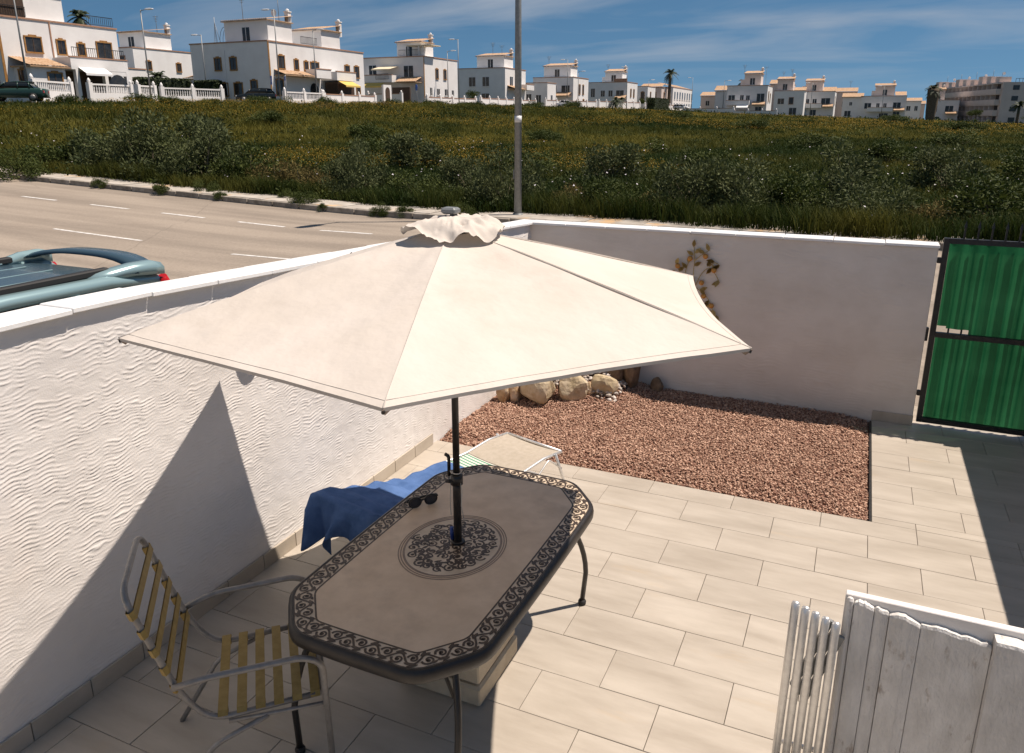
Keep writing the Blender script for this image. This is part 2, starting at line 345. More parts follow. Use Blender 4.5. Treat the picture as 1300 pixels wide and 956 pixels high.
M['car_roof'] = mat('dark_blue_car_paint', (0.055, 0.10, 0.13), None, 5, 0.25, metal=0.3)
M['car_glass'] = mat('car_glass', (0.012, 0.016, 0.018), None, 5, 0.05)
M['rubber'] = mat('black_rubber', (0.015, 0.015, 0.015), None, 5, 0.7)
M['tail_red'] = mat('red_tail_lens', (0.42, 0.012, 0.012), None, 5, 0.15)
M['car_dark'] = mat('dark_car_paint', (0.012, 0.016, 0.018), None, 5, 0.2)
M['car_white'] = mat('white_car_paint', (0.7, 0.7, 0.7), None, 5, 0.25)
M['car_green'] = mat('green_car_paint', (0.02, 0.055, 0.045), None, 5, 0.25)
M['rust_leaf'] = mat('painted_metal_leaf', (0.34, 0.235, 0.07), (0.50, 0.37, 0.15), 30, 0.6, metal=0.0)
M['rust_fruit'] = mat('painted_metal_fruit', (0.45, 0.14, 0.02), (0.62, 0.30, 0.06), 25, 0.5, metal=0.0)
def two_tone_stripes():
    m = bpy.data.materials.new('green_white_stripes'); m.use_nodes = True
    t = m.node_tree; N = t.nodes; L = t.links; b = N['Principled BSDF']; b.inputs['Roughness'].default_value = 0.85
    tcn = N.new('ShaderNodeTexCoord'); w = N.new('ShaderNodeTexWave'); w.bands_direction = 'X'; w.inputs['Scale'].default_value = 9.5
    L.new(tcn.outputs['Object'], w.inputs['Vector'])
    r = N.new('ShaderNodeValToRGB'); r.color_ramp.interpolation = 'CONSTANT'
    r.color_ramp.elements[0].color = (0.62, 0.60, 0.54, 1); r.color_ramp.elements[1].position = 0.6; r.color_ramp.elements[1].color = (0.06, 0.26, 0.15, 1)
    L.new(w.outputs['Fac'], r.inputs[0]); L.new(r.outputs[0], b.inputs['Base Color']); return m
M['stripe'] = two_tone_stripes()
def green_sheet():
    m = bpy.data.materials.new('green_shade_net'); m.use_nodes = True
    t = m.node_tree; N = t.nodes; L = t.links; N.remove(N['Principled BSDF'])
    tcn = N.new('ShaderNodeTexCoord'); nz = N.new('ShaderNodeTexNoise'); nz.inputs['Scale'].default_value = 2.2; nz.inputs['Detail'].default_value = 6
    L.new(tcn.outputs['Object'], nz.inputs['Vector'])
    r = N.new('ShaderNodeValToRGB'); r.color_ramp.elements[0].position = 0.3; r.color_ramp.elements[1].position = 0.7
    r.color_ramp.elements[0].color = (0.008, 0.10, 0.040, 1); r.color_ramp.elements[1].color = (0.022, 0.17, 0.072, 1); L.new(nz.outputs['Fac'], r.inputs[0])
    d = N.new('ShaderNodeBsdfDiffuse'); tr = N.new('ShaderNodeBsdfTranslucent'); tp = N.new('ShaderNodeBsdfTransparent')
    L.new(r.outputs[0], d.inputs[0]); L.new(r.outputs[0], tr.inputs[0]); tp.inputs[0].default_value = (0.25, 0.8, 0.4, 1)
    a = N.new('ShaderNodeMixShader'); a.inputs[0].default_value = 0.62; L.new(d.outputs[0], a.inputs[1]); L.new(tr.outputs[0], a.inputs[2])
    c = N.new('ShaderNodeMixShader'); c.inputs[0].default_value = 0.04; L.new(a.outputs[0], c.inputs[1]); L.new(tp.outputs[0], c.inputs[2])
    L.new(c.outputs[0], N['Material Output'].inputs[0]); return m
M['net'] = green_sheet()

# ------------------------------------------------------------------ terrain, road, pavement
KY = 18.8                                   # kerb line of the street behind the back wall
def z_road(x):
    x = np.asarray(x, float); d = np.clip(-12.26 - x, 0, 90)
    return 0.04 * d * d / (d + 1.5) - 0.03
def gz(x, y):
    x = np.asarray(x, float); y = np.asarray(y, float)
    zr = z_road(x) + 0.08
    zf = np.clip(3.1 - 0.043 * x, 1.2, 5.15)
    t = np.clip((x + 55) / 50, 0, 1); t = t * t * (3 - 2 * t)
    L = 20 + 120 * t
    d = np.clip(y - 21, 0, None)
    s = 1 - np.exp(-d / L)
    smax = 1 - np.exp(-(235 - 21) / L)
    z = zr + (zf - zr) * np.clip(s / smax, 0, 1)
    z = z - 0.95 * np.clip(d / 45, 0, 1) * (1 - .35 * t)
    z = z + 0.25 * (fbm(x * 0.09, y * 0.09, 3, 5) - 0.5) * np.clip(d / 6, 0, 1) * np.clip((x + 58) / 8, 0, 1)
    z = np.where(y < 20.25, zr - 0.35, z)
    return z - np.clip(y - 330, 0, 900) * 0.02
xs = np.unique(np.concatenate([np.linspace(-2500, -140, 12), np.linspace(-140, 60, 134), np.linspace(60, 2500, 12)]))
ys = np.unique(np.concatenate([np.linspace(-600, -20, 6), np.linspace(-20, 20.2, 12), np.linspace(20.3, 60, 41), np.linspace(60, 320, 80), np.linspace(320, 4000, 14)]))
gx, gy = np.meshgrid(xs, ys)
V = np.stack([gx, gy, gz(gx, gy)], -1).reshape(-1, 3)
nx = len(xs); i, j = np.meshgrid(np.arange(nx - 1), np.arange(len(ys) - 1)); b0 = (j * nx + i).ravel()
F = np.stack([b0, b0 + 1, b0 + nx + 1, b0 + nx], -1)
set_props(link('ground', np_mesh('ground', V, F, M['soil'], True)), kind='structure')

xr = np.unique(np.concatenate([np.linspace(-58, -14, 16), np.linspace(-14, -3.6, 12), np.linspace(-3.6, 45, 6)]))
def strip(name, xr, y0, y1, zoff, m, thick=None):
    V = []; F = []
    for x in xr:
        z = float(z_road(x)) + zoff
        V += [(x, y0, z), (x, y1, z)]
    for k in range(len(xr) - 1): F.append((2 * k, 2 * k + 2, 2 * k + 3, 2 * k + 1))
    mb = MB().add(V, F)
    return mb.build(name, m)
road = set_props(strip('road', xr, -9.0, KY, 0.0, M['road']), kind='structure')
# painted dashes and the parking edge line (children of the road)
def marking(x0, x1, y, w=0.12, tilt=0.0):
    mb = MB(); V = []; n = 4
    for k in range(n + 1):
        x = x0 + (x1 - x0) * k / n; z = float(z_road(x)) + 0.005
        V += [(x, y - w / 2 + tilt * k / n, z), (x, y + w / 2 + tilt * k / n, z)]
    mb.add(V, [(2 * k, 2 * k + 2, 2 * k + 3, 2 * k + 1) for k in range(n)])
    mb.build('lane_marking', M['line'], road)
for xc in (-23.0, -19.95, -17.1, -14.35, -11.65, -8.95, -6.2, -26.2, -29.6): marking(xc - 0.78, xc + 0.78, 15.85)
marking(-17.7, -14.8, 12.45, 0.10); marking(-11.9, -9.0, 12.2, 0.10); marking(-23.5, -20.6, 12.7, 0.10)

# pavement on the field side: concrete slabs behind a run of kerb stones
pav = set_props(strip('pavement', xr, KY + 0.16, 20.4, 0.06, M['soil']), kind='structure')
kb = MB().bevbox(-0.485, 0.485, 0, 0.15, -0.12, 0.165, 0.015).mesh('kerb_stone', M['kerb'])
x = -44.0
while x < 8:
    z = float(z_road(x)); sl = float(z_road(x + 0.5) - z_road(x - 0.5))
    o = link('kerb_stone', kb, pav, (x, KY + random.uniform(-.012, .012), z + random.uniform(-.008, .008))); o.rotation_euler = (0, -math.atan(sl), random.uniform(-.01, .01))
    x += 1.0
slab_meshes = []
for k in range(4):
    jit = lambda: random.uniform(-.03, .03)
    poly = [(-.73 + jit(), 0.02), (0.1 + jit(), 0.02 + jit() * .3), (.73 + jit(), 0.02), (.74 + jit() * .4, .6 + jit()), (.72 + jit(), 1.22 + jit() * 3), (-.2, 1.25 + jit() * 3), (-.73 + jit(), 1.2 + jit() * 3), (-.74, .7 + jit())]
    slab_meshes.append(MB().prism(poly, 0, .06).mesh('pavement_slab', M['slab']))
x = -43.7
while x < 8:
    z = float(z_road(x)); sl = float(z_road(x + 0.5) - z_road(x - 0.5))
    o = link('pavement_slab', random.choice(slab_meshes), pav, (x, KY + 0.17, z + 0.098 + random.uniform(-.012, .012))); o.rotation_euler = (random.uniform(-.012, .012), -math.atan(sl), random.uniform(-.01, .01))
    x += 1.52
# second street, along the houses
V = []; F = []; yy = np.linspace(25, 250, 46)
xc = np.interp(yy, [25, 60, 120, 150, 170, 195, 250], [-62.2, -61, -60.3, -60.3, -56.5, -51.5, -47.5])
for a, y in zip(xc, yy):
    for dx in (-2.6, 2.6): V.append((a + dx, y, float(gz(a + dx, y)) + 0.06))
F = [(2 * k, 2 * k + 1, 2 * k + 3, 2 * k + 2) for k in range(len(yy) - 1)]
set_props(MB().add(V, F).build('side_street', M['road']), kind='structure')

# ------------------------------------------------------------------ patio floor
XW, YB = -3.148, 7.50                       # inner faces of left and back wall
GX, GY = 0.317, 5.42                        # gravel bed corner
pf = MB().prism([(XW - .1, -1.5), (2.2, -1.5), (2.2, YB + .6), (GX, YB + .6), (GX, GY), (XW - .1, GY)], -0.30, -0.014).build('patio_floor', M['mortar'])
set_props(pf, kind='structure')
TW, TL, GR = 0.303, 0.606, 0.0030
tile_cache = {}
def tile(x0, x1, y0, y1):
    a, b = x1 - x0 - GR, y1 - y0 - GR
    if a < 0.02 or b < 0.02: return
    key = (round(a, 3), round(b, 3))
    if key not in tile_cache:
        tile_cache[key] = MB().bevbox(-a / 2, a / 2, -b / 2, b / 2, -0.012, 0, 0.0015).mesh('floor_tile', M['tile'])
    o = link('floor_tile', tile_cache[key], pf, ((x0 + x1) / 2, (y0 + y1) / 2, random.uniform(-.0007, .0007)))
    o.rotation_euler = (random.uniform(-.0015, .0015), random.uniform(-.0015, .0015), 0)
row0 = 3.386 - 7 * TW                        # row boundaries measured from the joints
k = 0
while row0 + k * TW < YB - .01:
    y0 = row0 + k * TW; y1 = min(y0 + TW, YB + (.3 if True else 0))
    off = -0.302 if k % 2 == 0 else -0.605
    xL0, xR0 = XW, 1.9
    spans = [(xL0, xR0)]
    if y0 >= GY - 0.02: spans = [(GX + .012, xR0)]
    elif y1 > GY + 0.02: spans = [('cut', None)]
    if spans[0][0] == 'cut':
        yy1 = GY
        n = math.floor((xL0 - off) / TL); xx = off + n * TL
        while xx < xR0:
            tile(max(xx, xL0), min(xx + TL, xR0), y0, yy1 if xx < GX - .02 else yy1); xx += TL
        n = math.floor((GX - off) / TL); xx = off + n * TL
        while xx < xR0:
            tile(max(xx, GX + .012), min(xx + TL, xR0), yy1, y1); xx += TL
    else:
        xa, xb = spans[0]; n = math.floor((xa - off) / TL); xx = off + n * TL
        while xx < xb:
            tile(max(xx, xa), min(xx + TL, xb), y0, min(y1, YB + .3)); xx += TL
    k += 1
MB().box(GX - .004, GX + .010, GY - .002, YB - .05, -0.2, .004).build('edging_strip', M['metal_black'], pf)

# ------------------------------------------------------------------ garden walls
def coping_z(y):                              # underside of the coping on the left wall
    return 1.875 if y < 2.46 else 1.875 - (y - 2.46) * 0.0478
lw = thing('garden_wall', 'long white wall with combed wavy plaster beside the parked car', 'wall', (XW, 0, 0))
ya = np.arange(1.1, YB + .001, 0.0098); za = np.arange(-0.02, 1.90, 0.0043)
gy_, gz_ = np.meshgrid(ya, za)
top = np.where(gy_ < 2.46, 1.875, 1.875 - (gy_ - 2.46) * 0.0478)
zz_ = np.minimum(gz_, top - 0.002)
w1 = fbm(gy_ * 2.1, zz_ * 2.1, 3, 3); w2 = fbm(gy_ * 7, zz_ * 10, 3, 9)
slant = 0.22 * np.sin(gy_ * 1.7 + 2.2 * w1)
bd = gy_ * 6.2 + 1.1 * (fbm(gy_ * 1.5, zz_ * 1.3, 2, 15) - .5) + .5 * (w2 - .5); bi = np.floor(bd); bf = bd - bi      # trowel strokes side by side
bz = np.floor(zz_ * 2.6 + 3 * noise2(bi * 3.7, bi * 0, 17)); r1 = noise2(bi * 7.31 + .5, bz * 3.17 + .5, 18); r2 = noise2(bi * 5.17 + .5, bz * 2.71 + .5, 19)
ph = zz_ * 54 + slant * 3 + 3.2 * w1 + 2.2 * (w2 - .5) + 5 * r1 + (bf - .5) * (r2 - .5) * 3.4 + np.sin(gy_ * 44 + 8 * w2) * 0.40
ridge = np.abs(np.sin(ph * math.pi * 0.93)); ridge = np.clip(1 - ridge * 1.5, 0, 1) ** 1.1
mask = (.45 + .55 * np.clip(np.sin(np.pi * bf) * 1.8, 0, 1)) * np.clip((fbm(gy_ * 9, zz_ * 24, 3, 21) - 0.28) * 4.0, 0.10, 1) * np.clip((fbm(gy_ * 2.3, zz_ * 2.0, 2, 33) - 0.05) * 2.6, 0.5, 1)
hgt = 0.0038 * ridge * mask + 0.004 * (fbm(gy_ * 14, zz_ * 14, 3, 40) - .5) + 0.006 * (fbm(gy_ * 1.2, zz_ * 1.2, 2, 41) - .5)
V = np.stack([hgt, gy_, zz_], -1).reshape(-1, 3)
nn = len(ya); i, j = np.meshgrid(np.arange(nn - 1), np.arange(len(za) - 1)); b0 = (j * nn + i).ravel()
link('plaster_face', np_mesh('plaster_face', V, np.stack([b0, b0 + 1, b0 + nn + 1, b0 + nn], -1), M['plaster'], True), lw)
core = MB()
yk = [-0.6, 2.46, YB + .22]
for a, b in ((0, 1), (1, 2)):
    y0, y1 = yk[a], yk[b]; z0, z1 = coping_z(y0) - .003, coping_z(y1) - .003
    core.add([(-.165, y0, -.4), (-.006, y0, -.4), (-.006, y1, -.4), (-.165, y1, -.4), (-.165, y0, z0), (-.006, y0, z0), (-.006, y1, z1), (-.165, y1, z1)],
             [(3, 2, 1, 0), (4, 5, 6, 7), (0, 1, 5, 4), (1, 2, 6, 5), (2, 3, 7, 6), (3, 0, 4, 7)])
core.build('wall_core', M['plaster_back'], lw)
cs = MB().bevbox(-.188, .036, -.2115, .2115, 0, .026, .004).mesh('coping_slab', M['coping'])
y = 0.72
while y < YB + .2:
    s = math.atan((coping_z(y + .2) - coping_z(y - .2)) / .4)
    o = link('coping_slab', cs, lw, (random.uniform(-.003, .004), y, coping_z(y) + random.uniform(0, .004))); o.rotation_euler = (s + random.uniform(-.004, .004), random.uniform(-.012, .008), random.uniform(-.004, .004))
    y += 0.427
sk = MB().bevbox(.004, .017, -.148, .148, .0, .098, .0015).mesh('skirting_tile', M['skirt'])
y = 0.65
while y < 5.45:
    link('skirting_tile', sk, lw, (0, y, .001)).rotation_euler = (0, 0, random.uniform(-.003, .003)); y += .302

bw = thing('garden_wall', 'white plastered wall with metal fruit branch, ending at the green gate', 'wall', (0, YB, 0))
XE = 0.665
xa = np.arange(XW, XE + .001, 0.014); za = np.arange(-0.05, 1.632, 0.0075)
gx_, gz_ = np.meshgrid(xa, za)
w2 = fbm(gx_ * 5, gz_ * 9, 3, 59)
ph = gz_ * 34 + 2.2 * (w2 - .5) * 2 + 1.5 * np.sin(gx_ * 2.2)
rd = np.clip(1 - np.abs(np.sin(ph * math.pi * .93)) * 1.4, 0, 1)
hg = 0.0030 * rd * np.clip((fbm(gx_ * 5, gz_ * 9, 2, 77) - .36) * 4, 0, 1) + .003 * (fbm(gx_ * 9, gz_ * 9, 2, 78) - .5)
V = np.stack([gx_, -hg, gz_], -1).reshape(-1, 3); nn = len(xa)
i, j = np.meshgrid(np.arange(nn - 1), np.arange(len(za) - 1)); b0 = (j * nn + i).ravel()
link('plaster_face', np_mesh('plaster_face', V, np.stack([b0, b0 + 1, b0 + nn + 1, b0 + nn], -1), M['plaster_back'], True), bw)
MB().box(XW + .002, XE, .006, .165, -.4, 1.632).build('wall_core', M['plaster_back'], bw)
csb = MB().bevbox(-.211, .211, -.026, .190, 0, .026, .004).mesh('coping_slab', M['coping'])
x = XE - .205
while x > XW - .2:
    o = link('coping_slab', csb, bw, (x, random.uniform(-.003, .003), 1.634 + random.uniform(0, .003))); o.rotation_euler = (random.uniform(-.006, .006), random.uniform(-.004, .004), random.uniform(-.003, .003)); x -= .427
for xx in (0.498,):
    MB().bevbox(-.17, .17, -.017, -.004, 0, .095, .0015).build('skirting_tile', M['skirt'], bw, (xx, 0, .001))

rw = thing('garden_wall', 'boundary wall right of the gate that shades the patio tiles', 'wall', (1.74, 0, 0))
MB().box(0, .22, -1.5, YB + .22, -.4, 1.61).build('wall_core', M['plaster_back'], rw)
csr = MB().bevbox(-.030, .25, -.2115, .2115, 0, .032, .004).mesh('coping_slab', M['coping'])
y = -1.2
while y < YB + .2: link('coping_slab', csr, rw, (0, y, 1.612)); y += .427

# half-round wall light on the left wall, mostly behind the parasol
wl = thing('wall_light', 'half-round white wall light under the parasol canopy edge', 'wall light', (XW + .008, 3.30, 1.385))
mb = MB(); V = []; F = []
for a in range(9):
    th = math.pi / 2 * a / 8
    for b in range(13):
        p = -math.pi / 2 + math.pi * b / 12
        V.append((math.cos(p) * math.sin(th) * .10 + .004, math.sin(p) * math.sin(th) * .12, -.12 * math.cos(th) + .12))
for a in range(8):
    for b in range(12): F.append((a * 13 + b, a * 13 + b + 1, a * 13 + 14 + b, a * 13 + 13 + b))
mb.add(V, F, True); mb.build('bowl', M['plaster'], wl)
MB().box(0, .006, -.05, .05, .02, .11).build('back_plate', M['sign_white'], wl)

# ------------------------------------------------------------------ metal fruit branch on the back wall
wb = thing('wall_ornament', 'rusty metal branch with leaves and orange fruit on the white wall', 'wall ornament', (-1.36, YB - .012, 1.13))
def P3(u, v): return (u, -.012 + .006 * math.sin(9 * u + 5 * v), v)
stems = [[(-.02, .0), (-.05, .12), (-.04, .25), (-.06, .40)], [(-.02, .0), (.03, .13), (.10, .20), (.16, .14), (.21, .05)], [(-.02, .0), (-.12, .04), (-.16, .10), (-.22, .20)],
         [(-.02, -.01), (.06, -.06), (.13, -.14), (.16, -.22), (.19, -.28)], [(-.04, .25), (.02, .31), (.08, .35)], [(-.13, .06), (-.12, .16), (-.10, .23)], [(.10, .2), (.15, .25), (.20, .22)]]
st = MB()
for s in stems:
    pts = [P3(*p) for p in s]; st.tube(rounded(pts, .05, 4), .004, 6)
st.build('stem', M['rust_leaf'], wb)
lm = MB(); pr = [(0, 0), (.015, .018), (.020, .038), (.013, .060), (0, .082), (-.013, .060), (-.020, .038), (-.015, .018)]
V = [(u, -.004 - .012 * (v / .074), v) for u, v in pr] + [(0, -.012, .036)]
lm.add(V, [(k, (k + 1) % 8, 8) for k in range(8)] + [((k + 1) % 8, k, 8) for k in range(8)]); lmesh = lm.mesh('leaf', M['rust_leaf'])
for u, v, a in [(-.06, .38, 5), (-.055, .30, -55), (-.045, .32, 45), (-.045, .2, 60), (.05, .33, -70), (.09, .35, -20), (.08, .2, 30), (.13, .19, -140), (.17, .15, -30), (.2, .08, -160), (.21, .06, -115), (.15, .25, -80), (.2, .22, -120), (-.19, .14, 50), (-.22, .2, 20), (-.11, .17, -40), (-.1, .22, 5), (-.15, .08, 110), (.03, -.04, 60), (.08, -.08, -40), (.12, -.13, -150), (.15, -.2, -60), (.16, -.22, 150), (.19, -.28, -150), (.19, -.27, -60), (.19, -.27, 140)]:
    o = link('leaf', lmesh, wb, P3(u, v)); o.rotation_euler = (random.uniform(-.2, .2), R(-a) * -1 if False else R(a), 0)
fm = MB(); fm.lathe([(.004, -.026), (.016, -.022), (.024, -.010), (.026, .002), (.022, .014), (.012, .022), (.003, .024)], 12); fmesh = fm.mesh('fruit', M['rust_fruit'])
for u, v in [(-.085, .27), (.06, .30), (-.24, .12), (.15, .17), (-.06, .05), (.04, .04), (.07, -.09), (.15, -.18), (-.2, .19)]:
    p = P3(u, v); link('fruit', fmesh, wb, (p[0], p[1] - .012, p[2]))

# ------------------------------------------------------------------ gate
gt = thing('garden_gate', 'black iron gate lined with green shade netting', 'gate', (0.70, YB + .05, 0))
GW, GH = 0.90, 1.72
f = MB(); f.box(0, .045, -.02, .025, .03, GH); f.build('frame_post', M['metal_black'], gt)
MB().box(GW - .045, GW, -.02, .025, .03, GH).build('frame_post', M['metal_black'], gt)
for z0, z1 in ((.03, .075), (.84, .885), (GH - .045, GH)):
    MB().box(.047, GW - .047, -.018, .022, z0, z1).build('rail', M['metal_black'], gt)
bm_ = MB().box(-.007, .007, -.007, .007, .077, GH - .047).mesh('bar', M['metal_black'])
bt_ = MB(); bt_.box(-.007, .007, -.007, .007, 0, .10); bt_.add([(-.012, -.012, .10), (.012, -.012, .10), (.012, .012, .10), (-.012, .012, .10), (0, 0, .16)], [(0, 1, 4), (1, 2, 4), (2, 3, 4), (3, 0, 4), (3, 2, 1, 0)])
btm = bt_.mesh('spike', M['metal_black'])
for k in range(7):
    xx = .045 + (GW - .09) * (k + 1) / 8
    link('bar', bm_, gt, (xx, .050, 0)); link('spike', btm, gt, (xx, 0, GH))
xa = np.linspace(.05, GW - .05, 46); za = np.linspace(.045, GH - .03, 80)
gx_, gz_ = np.meshgrid(xa, za); yv = .024 + .010 * np.sin(gx_ * 7.7 * math.pi * 2 + .6) * (.4 + .6 * fbm(gz_ * 2, gx_ * 2, 2, 3)) + .01 * (fbm(gx_ * 6, gz_ * 3, 2, 8) - .5)
V = np.stack([gx_, yv, gz_], -1).reshape(-1, 3); nn = len(xa); i, j = np.meshgrid(np.arange(nn - 1), np.arange(len(za) - 1)); b0 = (j * nn + i).ravel()
F = np.stack([b0, b0 + 1, b0 + nn + 1, b0 + nn], -1)
fc = V[F].mean(1); keep = ~((fc[:, 0] < .27 - .04 * np.sin(fc[:, 0] * 40)) & (fc[:, 2] > .885) & (fc[:, 2] < .945 - .12 * fc[:, 0]))
link('shade_net', np_mesh('shade_net', V, F[keep], M['net'], True), gt)
MB().bevbox(-.055, -.012, -.03, .02, .80, .92, .004).build('lock_box', M['metal_black'], gt)
for z in (.28, 1.5): MB().bevbox(-.03, 0, -.02, .015, z, z + .05, .004).build('hinge', M['metal_black'], gt)
gp = MB().bevbox(0, .09, -.05, .05, -.02, 1.74, .004).build('gate_post', M['metal_black'], None, (1.625, YB + .05, 0)); set_props(gp, 'black square iron post beside the green gate', 'post')

# ------------------------------------------------------------------ gravel bed and rockery
gb = MB(); n = 40
xa = np.linspace(XW + .01, GX - .004, 60); ya = np.linspace(GY, YB, 36); gx_, gy_ = np.meshgrid(xa, ya)
def bed_z(x, y):
    e = np.minimum(np.minimum(GX - x, y - GY) / .25, 1); e = np.clip(e, 0, 1)
    c = np.clip(1 - np.hypot((x + 2.55) / .9, (y - 7.3) / .85), 0, 1)
    return -.018 + .035 * e + .02 * (fbm(x * 2.5, y * 2.5, 2, 4) - .5) + .16 * c
V = np.stack([gx_, gy_, bed_z(gx_, gy_) - .008], -1).reshape(-1, 3); nn = len(xa); i, j = np.meshgrid(np.arange(nn - 1), np.arange(len(ya) - 1)); b0 = (j * nn + i).ravel()
bed = link('gravel_bed', np_mesh('gravel_bed', V, np.stack([b0, b0 + 1, b0 + nn + 1, b0 + nn], -1), M['gravel_bed'], True)); set_props(bed, kind='structure')
def stones(N, xlo, xhi, ylo, yhi, smin, smax, zf, seed):
    r = np.random.default_rng(seed)
    P = np.stack([r.uniform(xlo, xhi, N), r.uniform(ylo, yhi, N)], -1); z = zf(P[:, 0], P[:, 1])
    T = np.array([(1, 0, 0), (.3, .95, 0), (-.8, .6, 0), (-.8, -.6, 0), (.3, -.95, 0), (.1, .1, .75), (-.1, 0, -.6)])
    Ft = np.array([(0, 1, 5), (1, 2, 5), (2, 3, 5), (3, 4, 5), (4, 0, 5), (1, 0, 6), (2, 1, 6), (3, 2, 6), (4, 3, 6), (0, 4, 6)])
    S = r.uniform(smin, smax, (N, 1, 1)) * (1 + .5 * r.uniform(-1, 1, (N, 7, 1)) * .6)
    Vv = T[None] * S * r.uniform(.6, 1.15, (N, 1, 3))
    q = r.normal(size=(N, 4)); q /= np.linalg.norm(q, axis=1, keepdims=True); w, x, y, zq = q.T
    Rm = np.stack([1 - 2 * (y * y + zq * zq), 2 * (x * y - w * zq), 2 * (x * zq + w * y), 2 * (x * y + w * zq), 1 - 2 * (x * x + zq * zq), 2 * (y * zq - w * x), 2 * (x * zq - w * y), 2 * (y * zq + w * x), 1 - 2 * (x * x + y * y)], -1).reshape(N, 3, 3)
    Vv = np.einsum('nij,nkj->nki', Rm, Vv); Vv[:, :, 2] *= .75
    Vv += np.stack([P[:, 0], P[:, 1], z + r.uniform(-.002, .012, N)], -1)[:, None]
    Fv = Ft[None] + (np.arange(N) * 7)[:, None, None]
    tint = np.repeat(r.beta(1.6, 2.2, N), 7)
    return Vv.reshape(-1, 3), Fv.reshape(-1, 3), tint
V, F, t = stones(46000, XW + .02, GX - .015, GY + .012, YB - .01, .0065, .0150, bed_z, 5)
g = link('gravel', np_mesh('gravel', V, F, M['gravel'], False, t)); set_props(g, 'loose reddish pink gravel filling the bed by the walls', 'gravel', kind='stuff')
def rock(seed, sx, sy, sz, m):
    me = bpy.data.meshes.new('rock'); bm = bmesh.new(); bmesh.ops.create_icosphere(bm, subdivisions=3, radius=1)
    r = random.Random(seed); planes = []
    for k in range(11):
        v = Vector((r.gauss(0, 1), r.gauss(0, 1), r.gauss(0, .8))).normalized(); planes.append((v, r.uniform(.62, .92)))
    for v in bm.verts:
        p = v.co.copy()
        for nrm, d in planes:
            e = p.dot(nrm)
            if e > d: p -= nrm * (e - d) * .9
        f_ = 1 + .09 * (noise2(p.x * 3 + seed, p.y * 3 + p.z * 2, seed) - .5)
        v.co = Vector((p.x * sx, p.y * sy, p.z * sz)) * float(f_)
    bm.to_mesh(me); bm.free(); me.materials.append(m)
    me.polygons.foreach_set('use_smooth', [False] * len(me.polygons)); me.update()
    return me
rocks = [(-3.00, 6.50, .075, .08, .14, 'ochre', 'narrow pale ochre rock against the white wall'), (-2.90, 6.56, .075, .08, .13, 'ochre', 'small orange brown rock beside the big round boulder'),
         (-2.68, 6.60, .225, .14, .20, 'pale', 'big rounded pale yellow boulder edging the gravel'), (-2.37, 6.74, .17, .12, .15, 'pale', 'angular cream boulder next to the biggest round one'),
         (-2.11, 6.95, .14, .10, .14, 'pale', 'pale split boulder at the shaded end of the row'), (-2.24, 6.88, .055, .05, .075, 'ochre', 'small orange rock wedged between two cream boulders'),
         (-1.93, 7.28, .10, .09, .24, 'dark', 'tall dark brown rock standing against the back wall'), (-2.72, 6.98, .17, .12, .24, 'dark', 'dark mossy rock behind the round boulder'),
         (-2.15, 7.25, .17, .12, .24, 'dark', 'dark flat rock behind the cream boulder'), (-2.46, 7.20, .18, .13, .22, 'ochre', 'brown rock at the back of the rockery heap'), (-1.68, 7.40, .07, .06, .09, 'dark', 'small dark rock tucked at the foot of the back wall'),
         (-2.93, 6.9, .14, .16, .16, 'dark', 'dark rock in the corner of the two walls')]
for q, (x, y, a, b, c, kd, lab) in enumerate(rocks):
    o = link('rock', rock(q * 7 + 3, a, b, c, M['rock_' + kd]), None, (x, y, float(bed_z(x, y)) + c * .62), random.uniform(-.4, .4)); set_props(o, lab, 'rock', 'rocks of the corner rockery')
def heap(x, y): return bed_z(x, y) + .22 * np.clip(1 - np.hypot((x + 2.45) / .62, (y - 7.1) / .36), 0, 1)
V, F, t = stones(520, -2.9, -1.95, 6.82, 7.42, .016, .035, heap, 15)
M['pebble'] = mat('white_pebbles', (0.30, 0.24, 0.19), (0.66, 0.60, 0.55), 5, 0.85, tint=True, ramp=(.1, 1.0))
set_props(link('pebbles', np_mesh('pebbles', V, F, M['pebble'], False, t)), 'pale pebbles heaped behind the rockery boulders', 'pebbles', kind='stuff')

# ------------------------------------------------------------------ table
TC = (-1.60, 2.92); TZ = 0.72
tb = thing('garden_table', 'long brown garden table with scrollwork border and round medallion', 'table', (TC[0], TC[1], 0), R(-.6))
def outline(hw, hl, cx_, cy_, bow=0.0, r=.06):
    base = [(-hw, -hl + cy_), (-hw + cx_, -hl), (hw - cx_, -hl), (hw, -hl + cy_), (hw, hl - cy_), (hw - cx_, hl), (-hw + cx_, hl), (-hw, hl - cy_)]
    n = len(base); o = []
    for k in range(n):
        p = Vector(base[k]); a = Vector(base[k - 1]) - p; b = Vector(base[(k + 1) % n]) - p
        A = p + a.normalized() * r; B = p + b.normalized() * r
        for q in range(5):
            t = q / 4; o.append(A * (1 - t) ** 2 + p * 2 * t * (1 - t) + B * t * t)
    res = []
    m = len(o)
    for k in range(m):
        a, b = o[k], o[(k + 1) % m]; d = (b - a).length; q = max(1, int(d / .05))
        for e in range(q): res.append(a + (b - a) * e / q)
    return [(p.x * (1 + bow * (1 - (p.y / hl) ** 2)), p.y * (1 + bow * .6 * (1 - (p.x / hw) ** 2))) for p in res]
def offset_in(poly, d):
    n = len(poly); o = []
    for k in range(n):
        a = Vector(poly[k - 1]); b = Vector(poly[(k + 1) % n]); t = (b - a).normalized(); o.append((poly[k][0] - t.y * d, poly[k][1] + t.x * d))
    return o
OUT = outline(.478, .860, .185, .215, .03, .07)
ringm = MB(); n = len(OUT)
prof = [(.0, -.060), (-.006, -.052), (-.008, -.030), (-.004, -.010), (.004, -.001), (.012, .0015), (.017, -.0008)]
V = []
